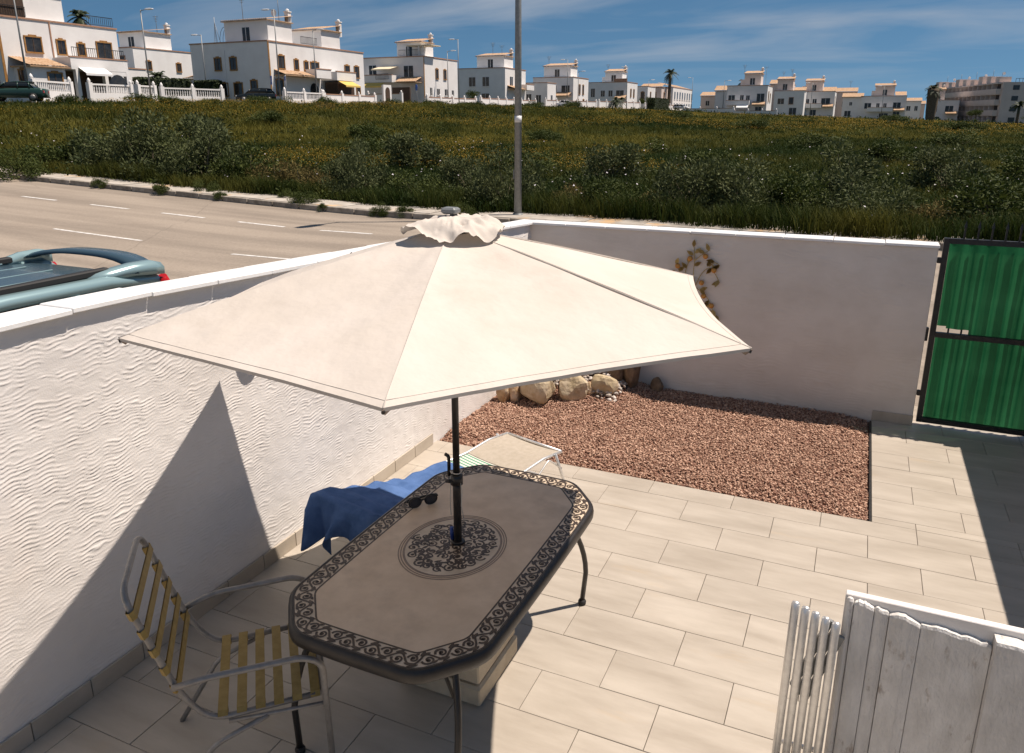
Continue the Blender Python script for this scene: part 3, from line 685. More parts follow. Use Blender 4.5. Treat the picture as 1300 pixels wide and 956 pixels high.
for d, z in prof: V += [(x, y, TZ + z) for x, y in offset_in(OUT, d)]
F = [(r_ * n + k, r_ * n + (k + 1) % n, (r_ + 1) * n + (k + 1) % n, (r_ + 1) * n + k) for r_ in range(len(prof) - 1) for k in range(n)]
ringm.add(V, F, True); ringm.build('rim', M['bronze'], tb)
def flat(poly, z, name, m, parent=tb): return MB().add([(x, y, z) for x, y in poly], [tuple(range(len(poly)))]).build(name, m, parent)
def ring(pa, pb, z, name, m, parent=tb):
    n = len(pa); return MB().add([(x, y, z) for x, y in pa] + [(x, y, z) for x, y in pb], [(k, (k + 1) % n, n + (k + 1) % n, n + k) for k in range(n)]).build(name, m, parent)
o1 = offset_in(OUT, .016); o2 = offset_in(OUT, .102); o3 = offset_in(OUT, .110)
u = MB().prism(offset_in(OUT, .014), TZ - .040, TZ - .012); u.build('underside', M['bronze'], tb)
border = ring(o1, o2, TZ - .001, 'border', M['table_border'])
ring(offset_in(OUT, .017), offset_in(OUT, .021), TZ - .0002, 'border_line', M['scroll'], border)
ring(o2, o3, TZ - .0004, 'border_line', M['scroll'], border)
panel = flat(o3, TZ - .001, 'top_panel', M['table_top'])
# scrollwork: ribbons bent into spirals and leaves
class Rib(MB):
    def ribbon(s, pts, w, z):
        n = len(pts); V = []
        for k, p in enumerate(pts):
            a = Vector(pts[max(k - 1, 0)]); b = Vector(pts[min(k + 1, n - 1)]); t = (b - a)
            if t.length < 1e-9: t = Vector((1, 0))
            t.normalize(); q = k / (n - 1); ww = (w(q) if callable(w) else w) / 2
            V += [(p[0] - t.y * ww, p[1] + t.x * ww, z), (p[0] + t.y * ww, p[1] - t.x * ww, z)]
        s.add(V, [(2 * k, 2 * k + 1, 2 * k + 3, 2 * k + 2) for k in range(n - 1)])
    def spiral(s, c, a0, r0, turns, dirn, w, z, mapf=lambda p: p):
        n = int(14 * turns) + 4; pts = []
        for k in range(n):
            t = k / (n - 1); a = a0 + dirn * turns * 2 * math.pi * t; r = r0 * (1 - .86 * t)
            pts.append(mapf((c[0] + r * math.cos(a), c[1] + r * math.sin(a))))
        s.ribbon(pts, lambda q: w * (1.0 - .35 * q), z)
        e = pts[-1]; s.disc(e, w * .9, z)
    def disc(s, c, r, z):
        s.add([(c[0] + r * math.cos(k * math.pi / 4), c[1] + r * math.sin(k * math.pi / 4), z) for k in range(8)], [tuple(range(8))])
    def leaf(s, p, a, l, z, mapf=lambda p: p):
        c, sn = math.cos(a), math.sin(a); pts = []
        for q in range(6):
            t = q / 5; bend = .25 * l * t * t; pts.append(mapf((p[0] + c * l * t - sn * bend, p[1] + sn * l * t + c * bend)))
        s.ribbon(pts, lambda q: .40 * l * math.sin(math.pi * min(q * .9 + .08, 1)) + .001, z)
sc = Rib()
mid = offset_in(OUT, .060); mid.append(mid[0])
L_ = [0.0]
for a, b in zip(mid, mid[1:]): L_.append(L_[-1] + math.hypot(b[0] - a[0], b[1] - a[1]))
TOT = L_[-1]; mx_ = np.array([p[0] for p in mid]); my_ = np.array([p[1] for p in mid])
def along(p):                                  # (distance along the border, offset inward) -> table plane
    s_ = p[0] % TOT; x = np.interp(s_, L_, mx_); y = np.interp(s_, L_, my_)
    x2 = np.interp((s_ + .012) % TOT, L_, mx_); y2 = np.interp((s_ + .012) % TOT, L_, my_); x1 = np.interp((s_ - .012) % TOT, L_, mx_); y1 = np.interp((s_ - .012) % TOT, L_, my_)
    t = Vector((x2 - x1, y2 - y1)).normalized(); return (x - t.y * p[1], y + t.x * p[1])
PER = TOT / 38; zs = TZ + .0003
vine = [along((k * PER / 16, .024 * math.sin(2 * math.pi * k / 16))) for k in range(38 * 16 + 1)]
sc.ribbon(vine, .0095, zs)
for k in range(76):
    s0 = k * PER / 2; sg = 1 if k % 2 == 0 else -1
    sc.spiral((s0 + PER * .27, -sg * .009), math.pi * (1.0 if sg > 0 else 1.0), .0265, 1.2, sg, .0105, zs + .0002, along)
    sc.leaf((s0 + PER * .05, sg * .022), sg * .25 + .1, .036, zs + .0004, along)
    sc.leaf((s0 + PER * .44, sg * .026), math.pi - sg * .15, .034, zs + .0005, along)
    sc.leaf((s0 + PER * .30, -sg * .031), (math.pi if k % 3 == 0 else 0), .030, zs + .0006, along)
sc.build('scrollwork', M['scroll'], border)
circ = lambda r, n=64: [(r * .84 * math.cos(2 * math.pi * k / n), r * math.sin(2 * math.pi * k / n)) for k in range(n)]
md = ring(circ(.262), circ(.001), TZ - .0003, 'medallion', M['table_border']); md.location = (-.012, -.018, 0)
for ra, rb, nm in ((.300, .294, 'ring'), (.287, .281, 'ring'), (.274, .262, 'ring')): ring(circ(ra), circ(rb), TZ - .0001, 'medallion_ring', M['ring'], md)
ms = Rib(); pts = []; r_ = random.Random(4)
for q in range(4000):
    if len(pts) > 95: break
    a = r_.uniform(0, 2 * math.pi); rr = .228 * math.sqrt(r_.random()); p = (rr * .84 * math.cos(a), rr * math.sin(a))
    if all(math.hypot(p[0] - e[0], p[1] - e[1]) > .040 for e in pts): pts.append(p)
for q, p in enumerate(pts):
    a = r_.uniform(0, 6.28); ms.spiral(p, a, .029, 1.2, 1 if q % 2 else -1, .0105, TZ + .0002 + q * 2e-6)
    for e in range(2):
        b = a + 2.1 + e * 1.9
        if math.hypot((p[0] + .06 * math.cos(b)) / .84, p[1] + .06 * math.sin(b)) > .250: b += math.pi
        ms.leaf((p[0] + .027 * math.cos(b), p[1] + .027 * math.sin(b)), b + r_.uniform(-.8, .8), .036, TZ + .0005 + q * 2e-6)
ms.build('medallion_scrollwork', M['scroll'], md)
for sx in (-1, 1):
    for sy in (-1, 1):
        p = [(sx * .30, sy * .60, TZ - .05), (sx * .36, sy * .66, .56), (sx * .41, sy * .74, .40), (sx * .405, sy * .765, .22), (sx * .385, sy * .775, .03)]
        lg = MB(); lg.tube(bez(p[0], p[1], p[2], p[3], 8) + [p[4]], .0145, 10)
        lg.build('leg', M['bronze'], tb)
        MB().lathe([(.016, 0), (.022, .004), (.024, .02), (.017, .034)], 12, (sx * .385, sy * .775)).build('foot', M['rubber'], tb)
for sy in (-1, 1):
    MB().tube(rounded([(-.345, sy * .665, .47), (-.20, sy * .60, TZ - .055), (.20, sy * .60, TZ - .055), (.345, sy * .665, .47)], .12, 6), .009, 8).build('brace', M['bronze'], tb)

# parasol foot under the table
pb = thing('stone_foot', 'beige cast stone block holding the parasol under the table', 'stone base', (-1.607, 2.935, 0))
MB().bevbox(-.225, .225, -.225, .225, 0, .11, .012).build('lower_block', M['concrete'], pb)
MB().bevbox(-.215, .215, -.215, .215, .114, .23, .012).build('upper_block', M['concrete'], pb)
MB().lathe([(.034, .23), (.034, .36), (.030, .365)], 16).build('socket', M['bronze'], pb)

# ------------------------------------------------------------------ parasol
UC = (-1.603, 2.935); UR, UH, UE = 1.335, 2.262, 1.935
pz = thing('parasol', 'cream six-sided parasol with crumpled vent on a black pole', 'parasol', (UC[0], UC[1], 0))
MB().tube([(.002, -.003, .36), (0, 0, 1.0), (.0, .0, 1.06)], .0195, 14).build('pole', M['bronze'], pz)
MB().tube([(0, 0, 1.061), (0, 0, 1.6), (.012, .004, UH + .05)], .0165, 14).build('upper_pole', M['bronze'], pz)
ANG = [-130, -70, -10, 50, 110, 170]
ND, NR = 16, 18
DZ = [-.01, 0, 0, -.01, -.08, -.085]
VR = 0.10                                    # canopy starts under the vent
for s in range(6):
    a0 = R(ANG[s]); a1 = a0 + R(60)
    V = []
    for q in range(NR + 1):
        t = q / NR
        for e in range(ND + 1):
            w = e / ND; k4 = 4 * w * (1 - w)
            p0 = Vector((math.cos(a0), math.sin(a0))); p1 = Vector((math.cos(a1), math.sin(a1)))
            p = (p0 * (1 - w) + p1 * w) * (VR + (UR - VR) * t)
            p *= 1 - [.012, .030, .040, .03, .03, .03][s] * k4 * t * t                                  # hem drawn in between the ribs
            r = VR + (UR - VR) * t; tt = r / UR
            UEw = UE + DZ[s] * (1 - w) + DZ[(s + 1) % 6] * w
            z = UH - (UH - UEw) * (tt * .90 + .10 * tt * tt) - .020 * k4 * math.sin(math.pi * min(t * .9 + .05, 1))
            z += .010 * (fbm(p.x * 3.1 + 9, p.y * 3.1 + s, 3, 6) - .5) * (.3 + k4)
            z += .0065 * math.sin(w * 21 + 5 * fbm(t * 3, w * 3, 2, 14)) * t * (1 - t) * 3 * (abs(w - .5) * 2) ** 1.5
            z += .006 * math.sin(w * 26 + 3 * t) * max(0, 1 - abs(t - .82) * 6) * (1 - w) * (1 if s in (5, 0) else .4)
            V.append((p.x, p.y, z))
    m = ND + 1
    F = [(q * m + e, q * m + e + 1, (q + 1) * m + e + 1, (q + 1) * m + e) for q in range(NR) for e in range(ND)]
    # hem folded under
    cp = MB().add(V, F, True).build('canopy_panel', M['canvas'], pz)
    HV = [V[NR * m + e] for e in range(m)]; HV = HV + [(x * .9985, y * .9985, z - .012) for x, y, z in HV] + [(x * .975, y * .975, z - .010) for x, y, z in HV]
    MB().add(HV, [(e, e + 1, m + e + 1, m + e) for e in range(ND)] + [(m + e, m + e + 1, 2 * m + e + 1, 2 * m + e) for e in range(ND)]).build('hem', M['seam'], cp)
    MB().tube([(V[(NR - 1) * m + e][0] * .5 + V[NR * m + e][0] * .5, V[(NR - 1) * m + e][1] * .5 + V[NR * m + e][1] * .5, V[(NR - 1) * m + e][2] * .5 + V[NR * m + e][2] * .5 + .0006) for e in range(m)], .0012, 4).build('stitching', M['seam'], cp)
    # welt seam over the rib
    pts = []
    for q in range(NR + 1):
        t = q / NR; r = VR + (UR - VR) * t; tt = r / UR
        pts.append((math.cos(a0) * r, math.sin(a0) * r, UH - (UH - UE - DZ[s]) * (tt * .90 + .10 * tt * tt) - .0008))
    MB().tube(pts, .0032, 6).build('seam', M['seam'], pz)
    # rib, strut, corner pocket
    MB().tube([(math.cos(a0) * .03, math.sin(a0) * .03, UH - .030)] + [(p[0], p[1], p[2] - .014) for p in pts[1:]], .006, 6).build('rib', M['bronze'], pz)
    MB().tube([(math.cos(a0) * .03, math.sin(a0) * .03, 1.72), (math.cos(a0) * .62, math.sin(a0) * .62, UH - (UH - UE) * .45 - .03)], .0055, 6).build('strut', M['bronze'], pz)
    c, sn = math.cos(a0), math.sin(a0); ue = UE + DZ[s]
    mb = MB(); mb.add([(c * UR * .965 - sn * .03, sn * UR * .965 + c * .03, ue - .004), (c * UR * .965 + sn * .03, sn * UR * .965 - c * .03, ue - .004), (c * UR * 1.004, sn * UR * 1.004, ue - .006), (c * UR * .985, sn * UR * .985, ue - .030)], [(0, 1, 2), (1, 0, 3), (0, 2, 3), (2, 1, 3)])
    mb.build('corner_pocket', M['ring'], pz)
MB().lathe([(.02, 1.67), (.045, 1.68), (.045, 1.73), (.02, 1.75)], 14).build('runner', M['bronze'], pz)
MB().lathe([(.02, UH - .06), (.04, UH - .05), (.04, UH - .01), (.02, UH)], 14).build('hub', M['bronze'], pz)
V = []; NA, NB = 120, 18
for q in range(NB + 1):
    t = q / NB
    for k in range(NA):
        a = 2 * math.pi * k / NA
        lob = .5 + .5 * math.cos(6 * (a - R(-130)))
        rr = (.012 + .195 * t) * (1 + .10 * lob * t + .11 * (fbm(3 + 1.3 * math.cos(a), 3 + 1.3 * math.sin(a), 2, 3) - .5) * t)
        z = UH + .046 - .022 * t - .044 * t * t
        z += (.070 * (fbm(4 + 3.1 * math.cos(a) * (.5 + t), 4 + 3.1 * math.sin(a) * (.5 + t), 3, 12) - .47)) * min(1, t * 2.2)
        z += .013 * t ** 2 * math.sin(7 * a + 2.0 * t + 1.6 * math.sin(2 * a)) + .008 * t * math.sin(5 * a + 6 * t)
        V.append((rr * math.cos(a) + .012, rr * math.sin(a) + .004, max(z, UH - (UH - UE) * rr / UR + .006)))
F = [(q * NA + k, (q + 1) * NA + k, (q + 1) * NA + (k + 1) % NA, q * NA + (k + 1) % NA) for q in range(NB) for k in range(NA)]
MB().add(V, F, True).build('vent_cap', M['canvas'], pz)
MB().bevbox(-.035, .035, -.028, .028, UH + .052, UH + .080, .008).build('finial', M['grey_paint'], pz)
MB().lathe([(.021, 1.03), (.030, 1.034), (.030, 1.082), (.021, 1.088)], 14).build('joint_collar', M['black_plastic'], pz)
MB().tube([(-.02, -.005, 1.045), (-.052, -.012, 1.045)], .010, 10).build('clamp_screw', M['black_plastic'], pz)
ck = MB(); ck.tube(rounded([(-.040, .0, 1.07), (-.040, .0, 1.17), (-.060, .0, 1.178)], .012, 4), .0085, 8); ck.build('crank_handle', M['black_plastic'], pz)
MB().tube([(.026 * math.cos(k * .52) - .004, .026 * math.sin(k * .52), 1.098 + .003 * math.sin(k)) for k in range(13)], .0028, 6).build('cord', M['cord'], pz)
MB().tube([(.024, -.01, 1.06), (.034, -.012, 1.0), (.030, -.014, .93), (.044, -.018, .87)], .0022, 5).build('cord_end', M['cord'], pz)
MB().tube([(-.026, -.01, 1.07), (-.030, -.014, .95), (-.026, -.016, .87)], .0018, 5).build('cord_end', M['cord'], pz)
MB().lathe([(.022, .722), (.034, .724), (.034, .730), (.023, .733)], 16).build('table_collar', M['black_plastic'], pz)
MB().tube([(-.028, -.006, .735), (-.030, -.007, .80)], .009, 10).build('locking_pin', M['blue_plastic'], pz)

# ------------------------------------------------------------------ sunglasses on the table
sg = thing('sunglasses', 'folded black sunglasses lying on the table top', 'sunglasses', (TC[0] - .355, TC[1] + .27, TZ + .002), R(52))
for s in (-1, 1):
    pts = [(s * .036 + .027 * math.cos(2 * math.pi * k / 18), -.012, .024 + .022 * math.sin(2 * math.pi * k / 18)) for k in range(18)]
    MB().tube(pts, .0038, 6, closed=True).build('rim', M['black_plastic'], sg)
    MB().add([(x, y, z) for x, y, z in pts], [tuple(range(18))]).build('lens', M['lens'], sg)
    MB().tube(rounded([(s * .066, -.010, .032), (s * .070, .008, .032), (-s * .055, .016 + .010 * (s > 0), .028), (-s * .072, .014 + .010 * (s > 0), .012)], .012, 4), .0042, 6).build('temple', M['black_plastic'], sg)
MB().tube([(-.011, -.013, .030), (0, -.015, .034), (.011, -.013, .030)], .0035, 6).build('bridge', M['black_plastic'], sg)
sg.scale = (1.25, 1.25, 1.25)

# ------------------------------------------------------------------ strapped aluminium chair
ch = thing('garden_chair', 'aluminium armchair with ochre plastic straps by the table corner', 'chair', (-2.17, 2.11, 0), R(42))
SZ, HW = .42, .245
def tubep(name, pts, r=.0125, rad=.06, m='alu_dull', n=10): return MB().tube(rounded(pts, rad, 5), r, n).build(name, M[m], ch)
tubep('back_frame', [(.24, HW, SZ), (-.17, HW, SZ - .02), (-.27, HW, .56), (-.415, HW - .01, 1.02), (-.415, -HW + .01, 1.02), (-.27, -HW, .56), (-.17, -HW, SZ - .02), (.24, -HW, SZ)], .0125, .085)
tubep('seat_front_rail', [(.24, HW, SZ), (.265, HW - .02, SZ - .005), (.265, -HW + .02, SZ - .005), (.24, -HW, SZ)], .0125, .03)
for s in (-1, 1):
    tubep('armrest', [(-.285, s * (HW + .022), .60), (-.16, s * (HW + .045), .635), (.20, s * (HW + .05), .645), (.275, s * (HW + .045), .60), (.29, s * (HW + .04), .0)], .0135, .09)
    tubep('rear_leg', [(.05, s * (HW + .028), SZ - .03), (-.17, s * (HW + .028), .30), (-.36, s * (HW + .03), .0)], .0115, .05)
    MB().tube([(.285, s * (HW + .04), SZ - .02), (-.1, s * (HW + .016), SZ - .03)], .008, 8).build('side_bar', M['alu_dull'], ch)
def strap(p0, p1, p2, p3, w, nrm):
    """band from p0 to p1 wrapped round both tubes"""
    return None
for k in range(6):
    t = .14 + .19 * k
    if t > .95: break
    zc = 1.0 - t * .46; xcn = -.410 + (1.0 - zc) * (.145 / .46)
    ax = Vector((-.145, 0, .46)).normalized()                       # along the back
    nn_ = Vector((.46, 0, .145)).normalized()
    V = []; prof = []
    hw = HW + .004
    loop = [(-hw - .014, 0), (-hw, .015), (hw, .015), (hw + .014, 0), (hw, -.015), (hw - .03, -.015), (hw - .03, .010), (-hw + .03, .010), (-hw + .03, -.015), (-hw, -.015)]
    c = Vector((xcn, 0, zc))
    for q in (-1, 1):
        for (yy_, dd) in loop: V.append(tuple(c + ax * (.018 * q) + nn_ * dd + Vector((0, yy_, 0))))
    n = len(loop); F = [(k2, (k2 + 1) % n, n + (k2 + 1) % n, n + k2) for k2 in range(n)]
    F += [(0, 1, 2, 3)[::-1]] if False else []
    MB().add(V, F).build('back_strap', M['strap'], ch)
for k in range(6):
    xcn = -.12 + .072 * k; V = []
    loop = [(-HW - .016, 0), (-HW, .0155), (HW, .0155), (HW + .016, 0), (HW, -.0155), (HW - .03, -.0155), (HW - .03, .008), (-HW + .03, .008), (-HW + .03, -.0155), (-HW, -.0155)]
    for q in (-1, 1):
        for yy_, dd in loop: V.append((xcn + .019 * q, yy_, SZ + .0 + dd - (.012 if abs(yy_) < HW - .05 else 0)))
    n = len(loop); MB().add(V, [(k2, (k2 + 1) % n, n + (k2 + 1) % n, n + k2) for k2 in range(n)]).build('seat_strap', M['strap'], ch)

# ------------------------------------------------------------------ sun lounger with towel (local +X runs from foot end to head end)
ldir = math.atan2(3.42 - 5.10, -2.60 + 2.10)
sl_ = thing('sun_lounger', 'tubular sun lounger with taupe and green striped fabric behind the table', 'sun lounger', (-2.10, 5.10, 0), ldir)
LW = .27
def lsec(name, pts, m, hw=LW - .012, sag=.012):
    V = []; nseg = 10; P = []
    for a, b in zip(pts, pts[1:]):
        for e in range(8): P.append((a[0] + (b[0] - a[0]) * e / 8, a[1] + (b[1] - a[1]) * e / 8))
    P.append(pts[-1])
    for x, z in P:
        for e in range(nseg + 1):
            w = e / nseg; V.append((x, -hw + 2 * hw * w, z - sag * 4 * w * (1 - w)))
    mrow = nseg + 1; F = [(q * mrow + e, (q + 1) * mrow + e, (q + 1) * mrow + e + 1, q * mrow + e + 1) for q in range(len(P) - 1) for e in range(nseg)]
    return MB().add(V, F, True).build(name, M[m], sl_)
lsec('foot_panel', [(.0, .295), (.22, .31), (.46, .285)], 'taupe')
lsec('seat_fabric', [(.44, .28), (.8, .285), (1.12, .29)], 'stripe')
lsec('back_fabric', [(1.12, .29), (1.45, .36), (1.80, .465)], 'stripe')
for s in (-1, 1):
    MB().tube([(0.0, s * LW, .295), (.22, s * LW, .31), (.46, s * LW, .285), (1.12, s * LW, .29)], .011, 8).build('side_rail', M['alu'], sl_)
    MB().tube([(1.12, s * LW, .29), (1.45, s * LW, .36), (1.80, s * LW, .465)], .011, 8).build('back_rail', M['alu'], sl_)
MB().tube([(0, -LW, .295), (0, LW, .295)], .011, 8).build('foot_rail', M['alu'], sl_)
MB().tube([(1.80, -LW, .465), (1.80, LW, .465)], .011, 8).build('head_rail', M['alu'], sl_)
def lu(name, x0, z0, x1, w=LW + .02):
    MB().tube(rounded([(x0, -w, z0), (x1, -w, .012), (x1, w, .012), (x0, w, z0)], .07, 5), .0105, 8).build(name, M['alu'], sl_)
lu('foot_leg', .10, .315, -.03); lu('middle_leg', .52, .285, .58); lu('head_leg', 1.10, .29, 1.22)
MB().tube(rounded([(.02, LW + .02, .17), (.17, LW + .012, .29), (.30, LW + .012, .20), (.56, LW + .012, .10)], .03, 3), .007, 8).build('stay', M['alu'], sl_)
MB().tube([(1.55, LW - .03, .37), (1.50, LW - .03, .012), (1.50, -LW + .03, .012), (1.55, -LW + .03, .37)], .009, 8).build('back_prop', M['alu'], sl_)
# towel
V = []; prof = [(.70, .305), (.9, .31), (1.12, .315), (1.30, .350), (1.45, .385), (1.62, .435), (1.80, .495), (1.845, .485), (1.875, .43), (1.885, .37), (1.888, .31), (1.89, .25)]
P = []
for a, b in zip(prof, prof[1:]):
    for e in range(6): P.append((a[0] + (b[0] - a[0]) * e / 6, a[1] + (b[1] - a[1]) * e / 6))
P.append(prof[-1]); NS = 44; npz = len(P)
for q, (x, z) in enumerate(P):
    t = q / (npz - 1); hang = max(0, (t - .62) / .38)
    for e in range(NS + 1):
        w = e / NS * 2 - 1
        half = .315 + .03 * math.sin(t * 5)
        y = w * half + .03 * math.sin(4 * t) ; ov = max(0, abs(y) - LW + .0)
        zc = z + .004
        fold = .030 * (fbm(x * 9 + 5, w * 1.6 + 3, 3, 2) - .5) + .010 * math.sin(x * 34 + 2.2 * w + 4 * fbm(x * 2, w * 2, 2, 8))
        zc += fold * (1 - hang) - (1.9 * ov if hang < .3 else 0)
        xx = x + hang * (.055 * math.sin(w * 6.5 + 1.2) + .03 * math.sin(w * 13)) 
        if hang > 0:
            zc += hang * (.10 * max(0, math.sin(w * 3.4 + .4)) - .05 + .035 * math.sin(w * 9)) * 1.1
            y *= 1 - .16 * hang
            zc -= hang * (.10 if w > .80 else 0) * .7
        V.append((xx, y, max(zc, .02)))
F = [(q * (NS + 1) + e, (q + 1) * (NS + 1) + e, (q + 1) * (NS + 1) + e + 1, q * (NS + 1) + e + 1) for q in range(npz - 1) for e in range(NS)]
tw = MB().add(V, F, True).build('towel', M['towel'], None, (-2.10, 5.10, 0), ldir)
md_ = tw.modifiers.new('thick', 'SOLIDIFY'); md_.thickness = .004; md_.offset = 1
set_props(tw, 'blue bath towel draped over the raised end of the sun lounger', 'towel')

# ------------------------------------------------------------------ folded aluminium frame and weathered boards
fl = thing('folded_chair', 'folded aluminium tube garden chair leaning by the white boards', 'folded chair', (.02, 2.74, 0), R(4))
for k in range(5):
    x = -.066 + .0365 * k; zt = .955 - .011 * k; y = .0 - .004 * k
    MB().tube([(x - .02, y - .10, .0), (x - .004, y - .006, zt - .02), (x - .002, y, zt - .006), (x - .002, y + .004, zt)], [.0155, .0155, .0155, .011], 12).build('frame_tube', M['alu'], fl)
for k in range(3):
    x = .030 + .022 * k
    MB().bevbox(-.012, .012, -.008, .008, -.34, .0, .002, Matrix.Translation((x + .03, .01, .90 - .03 * k)) @ Matrix.Rotation(R(18), 4, 'Y')).build('hinge_strap', M['grey_paint'], fl)
for k in range(3):
    MB().tube([(x0 := .045 + .02 * k, -.016, .80 - .09 * k), (x0, .02, .80 - .09 * k)], .006, 8).build('rivet', M['metal_black'], fl)
MB().tube([(-.07, .012, .30), (.09, .012, .30)], .009, 8).build('cross_bar', M['alu'], fl)

wp = thing('board_stack', 'stack of weathered white boards with stained tops standing upright', 'boards', (.12, 2.78, 0))
MB().bevbox(0.0, .80, .012, .045, 0, 1.002, .003).build('backing_slab', M['plaster'], wp)
xs_ = [.002, .030, .100, .150, .255, .480, .80]
for k in range(len(xs_) - 1):
    x0, x1 = xs_[k] + .0012, xs_[k + 1] - .0012; top = [1.0, .992, .985, .978, .965, .988][k]; y0 = [-.004, -.012, -.006, -.014, -.010, -.050][k]
    V = []; n = 14; mb = MB()
    for e in range(n + 1):
        x = x0 + (x1 - x0) * e / n; jag = .012 * (noise2(x * 45, k * 3.3, 5) - .5) + .006 * (noise2(x * 150, k, 6) - .5); q_ = e / n
        top_ = float(top + jag) - .010 * (abs(q_ - .5) * 2) ** 4 - .022 * q_ * (x1 - x0) / .2
        b_ = .007 * math.sin(math.pi * q_) + .002 * float(noise2(x * 70, k, 8))
        V += [(x, y0 - b_, .0), (x, y0 - b_ - .003, .5), (x, y0 - b_, top_ - .010), (x, y0 - b_ + .005, top_), (x, .0105, top_ - .002), (x, .0105, 0.0)]
    F = [(e * 6 + q, (e + 1) * 6 + q, (e + 1) * 6 + q + 1, e * 6 + q + 1) for e in range(n) for q in range(5)]
    F += [tuple(range(5, -1, -1)), tuple(n * 6 + q for q in range(6))]
    mb.add(V, F).build('board', M['old_white'], wp)

# ------------------------------------------------------------------ cars (local +Y = rear)
def loft(mb, secs, smooth=True, capends=True):
    n = len(secs[0]); V = [p for s in secs for p in s]
    F = [(q * n + k, q * n + (k + 1) % n, (q + 1) * n + (k + 1) % n, (q + 1) * n + k) for q in range(len(secs) - 1) for k in range(n)]
    if capends: F += [tuple(range(n - 1, -1, -1)), tuple((len(secs) - 1) * n + k for k in range(n))]
    return mb.add(V, F, smooth)
def car(name, label, loc, rz, paint, group=None, roofpaint=None, estate=True, detail=False):
    c = thing(name, label, 'car', loc, rz, group)
    HWc = .85
    # lower body: side profile stations along Y (front -2.1 .. rear 2.1)
    secs = []
    for y, zt, w in ((-2.12, .62, .66), (-2.0, .74, .78), (-1.4, .86, .84), (-1.0, .92, .85), (0, .95, .86), (1.2, .97, .86), (1.85, .98, .82), (2.08, .90, .76)):
        secs.append([(-w * .92, y, .28), (w * .92, y, .28), (w, y, .45), (w, y, zt - .12), (w * .93, y, zt), (-w * .93, y, zt), (-w, y, zt - .12), (-w, y, .45)])
    loft(MB(), secs).build('body', paint, c)
    ye = 1.95 if estate else 1.45
    cab = []
    for y, w, z in ((-1.05, .80, .93), (-.45, .66, 1.38), (.1, .65, 1.445), (1.0, .65, 1.445), (ye - .35, .63, 1.41), (ye, .76, .97)):
        cab.append([(-.80, y, .92), (.80, y, .92), (w, y, z), (w * .8, y, z + .012), (-w * .8, y, z + .012), (-w, y, z)])
    loft(MB(), cab).build('windows', M['car_glass'], c)
    rf = MB(); rs = []
    for y, w, z in ((-.50, .655, 1.375), (.0, .665, 1.455), (.6, .672, 1.470), (1.2, .672, 1.462), (ye - .33, .65, 1.43)):
        rs.append([(-w, y, z - .03), (-w * .96, y, z - .005), (-w * .8, y, z + .012), (-w * .3, y, z + .022), (w * .3, y, z + .022), (w * .8, y, z + .012), (w * .96, y, z - .005), (w, y, z - .03), (w * .6, y, z - .04), (-w * .6, y, z - .04)])
    loft(rf, rs).build('roof', roofpaint or paint, c)
    for s in (-1, 1):
        for (ya_, za_, wa_), (yb_, zb_, wb_) in (((-1.08, .93, .81), (-.46, 1.40, .668)), ((.35, .95, .82), (.35, 1.43, .665)), ((1.15, .95, .82), (1.1, 1.43, .665)), ((ye, .97, .775), (ye - .36, 1.42, .645))):
            MB().tube([(s * wa_, ya_, za_), (s * wb_, yb_, zb_)], .035, 6).build('pillar', paint, c)
        for y in (-1.3, 1.3):
            w = MB(); w.lathe([(.20, -.10), (.30, -.10), (.315, -.06), (.315, .06), (.30, .10), (.20, .10)], 20)
            o = w.build('wheel', M['rubber'], c, (s * .76, y, .315)); o.rotation_euler = (0, R(90), 0)
            r = MB(); r.lathe([(.05, -.108), (.19, -.106), (.195, .106), (.05, .108)], 14); r.build('rim', M['alu_dull'], o)
        MB().bevbox(s * .66 - .12, s * .66 + .12, 2.02, 2.09, .62, .80, .01).build('tail_light', M['tail_red'], c)
        MB().bevbox(s * .60 - .14, s * .60 + .14, -2.10, -2.00, .58, .72, .01).build('headlight', M['sign_white'], c)
    return c
# the parked teal estate beside the wall
CX, CY_ = -5.98, 2.70
cr_ = car('parked_car', 'teal metallic estate car with rear roof spoiler parked by the wall', (CX, CY_, .06), 0, M['car_teal'], roofpaint=M['car_roof'])
for x in (-.50, -.20, .12, .44):
    MB().tube([(x, -.3, 1.455), (x, .5, 1.492), (x, 1.35, 1.478)], .007, 6).build('roof_rib', M['car_teal'], cr_)
for s in (-1, 1):
    MB().bevbox(s * .585 - .035, s * .585 + .035, -.40, 1.48, 1.462, 1.515, .01).build('roof_rail', M['rubber'], cr_)
    side = []
    for y, x, z in ((-1.3, .70, 1.22), (-.4, .69, 1.40), (.6, .70, 1.43), (1.4, .70, 1.42), (1.85, .69, 1.375), (2.0, .68, 1.25)):
        side.append([(s * (x - .06), y, z - .05), (s * (x + .015), y, z - .05), (s * (x + .02), y, z), (s * (x - .01), y, z + .035), (s * (x - .06), y, z + .045)])
    loft(MB(), side).build('roof_side', M['car_teal'], cr_)
    q = []
    for t in range(7):
        a = t / 6; q.append((s * (.69 - .03 * a), 1.90 + .24 * a - .1 * a * a, 1.375 - .60 * a))
    MB().tube(q, [.045, .06, .07, .075, .075, .07, .05], 8).build('tall_tail_light', M['tail_red'], cr_)
sp_ = MB(); ss = []
for k in range(15):
    t = k / 14 * 2 - 1; x = .735 * t; rise = .085 * (1 - abs(t) ** 3.2); ys_ = 1.74 + .10 * (1 - t * t)
    ss.append([(x, ys_ - .13, 1.450 + rise), (x, ys_ - .05, 1.480 + rise), (x, ys_ + .10, 1.470 + rise), (x, ys_ + .12, 1.450 + rise), (x, ys_ - .03, 1.435 + rise)])
loft(sp_, ss); sp_.build('spoiler', M['car_roof'], cr_)
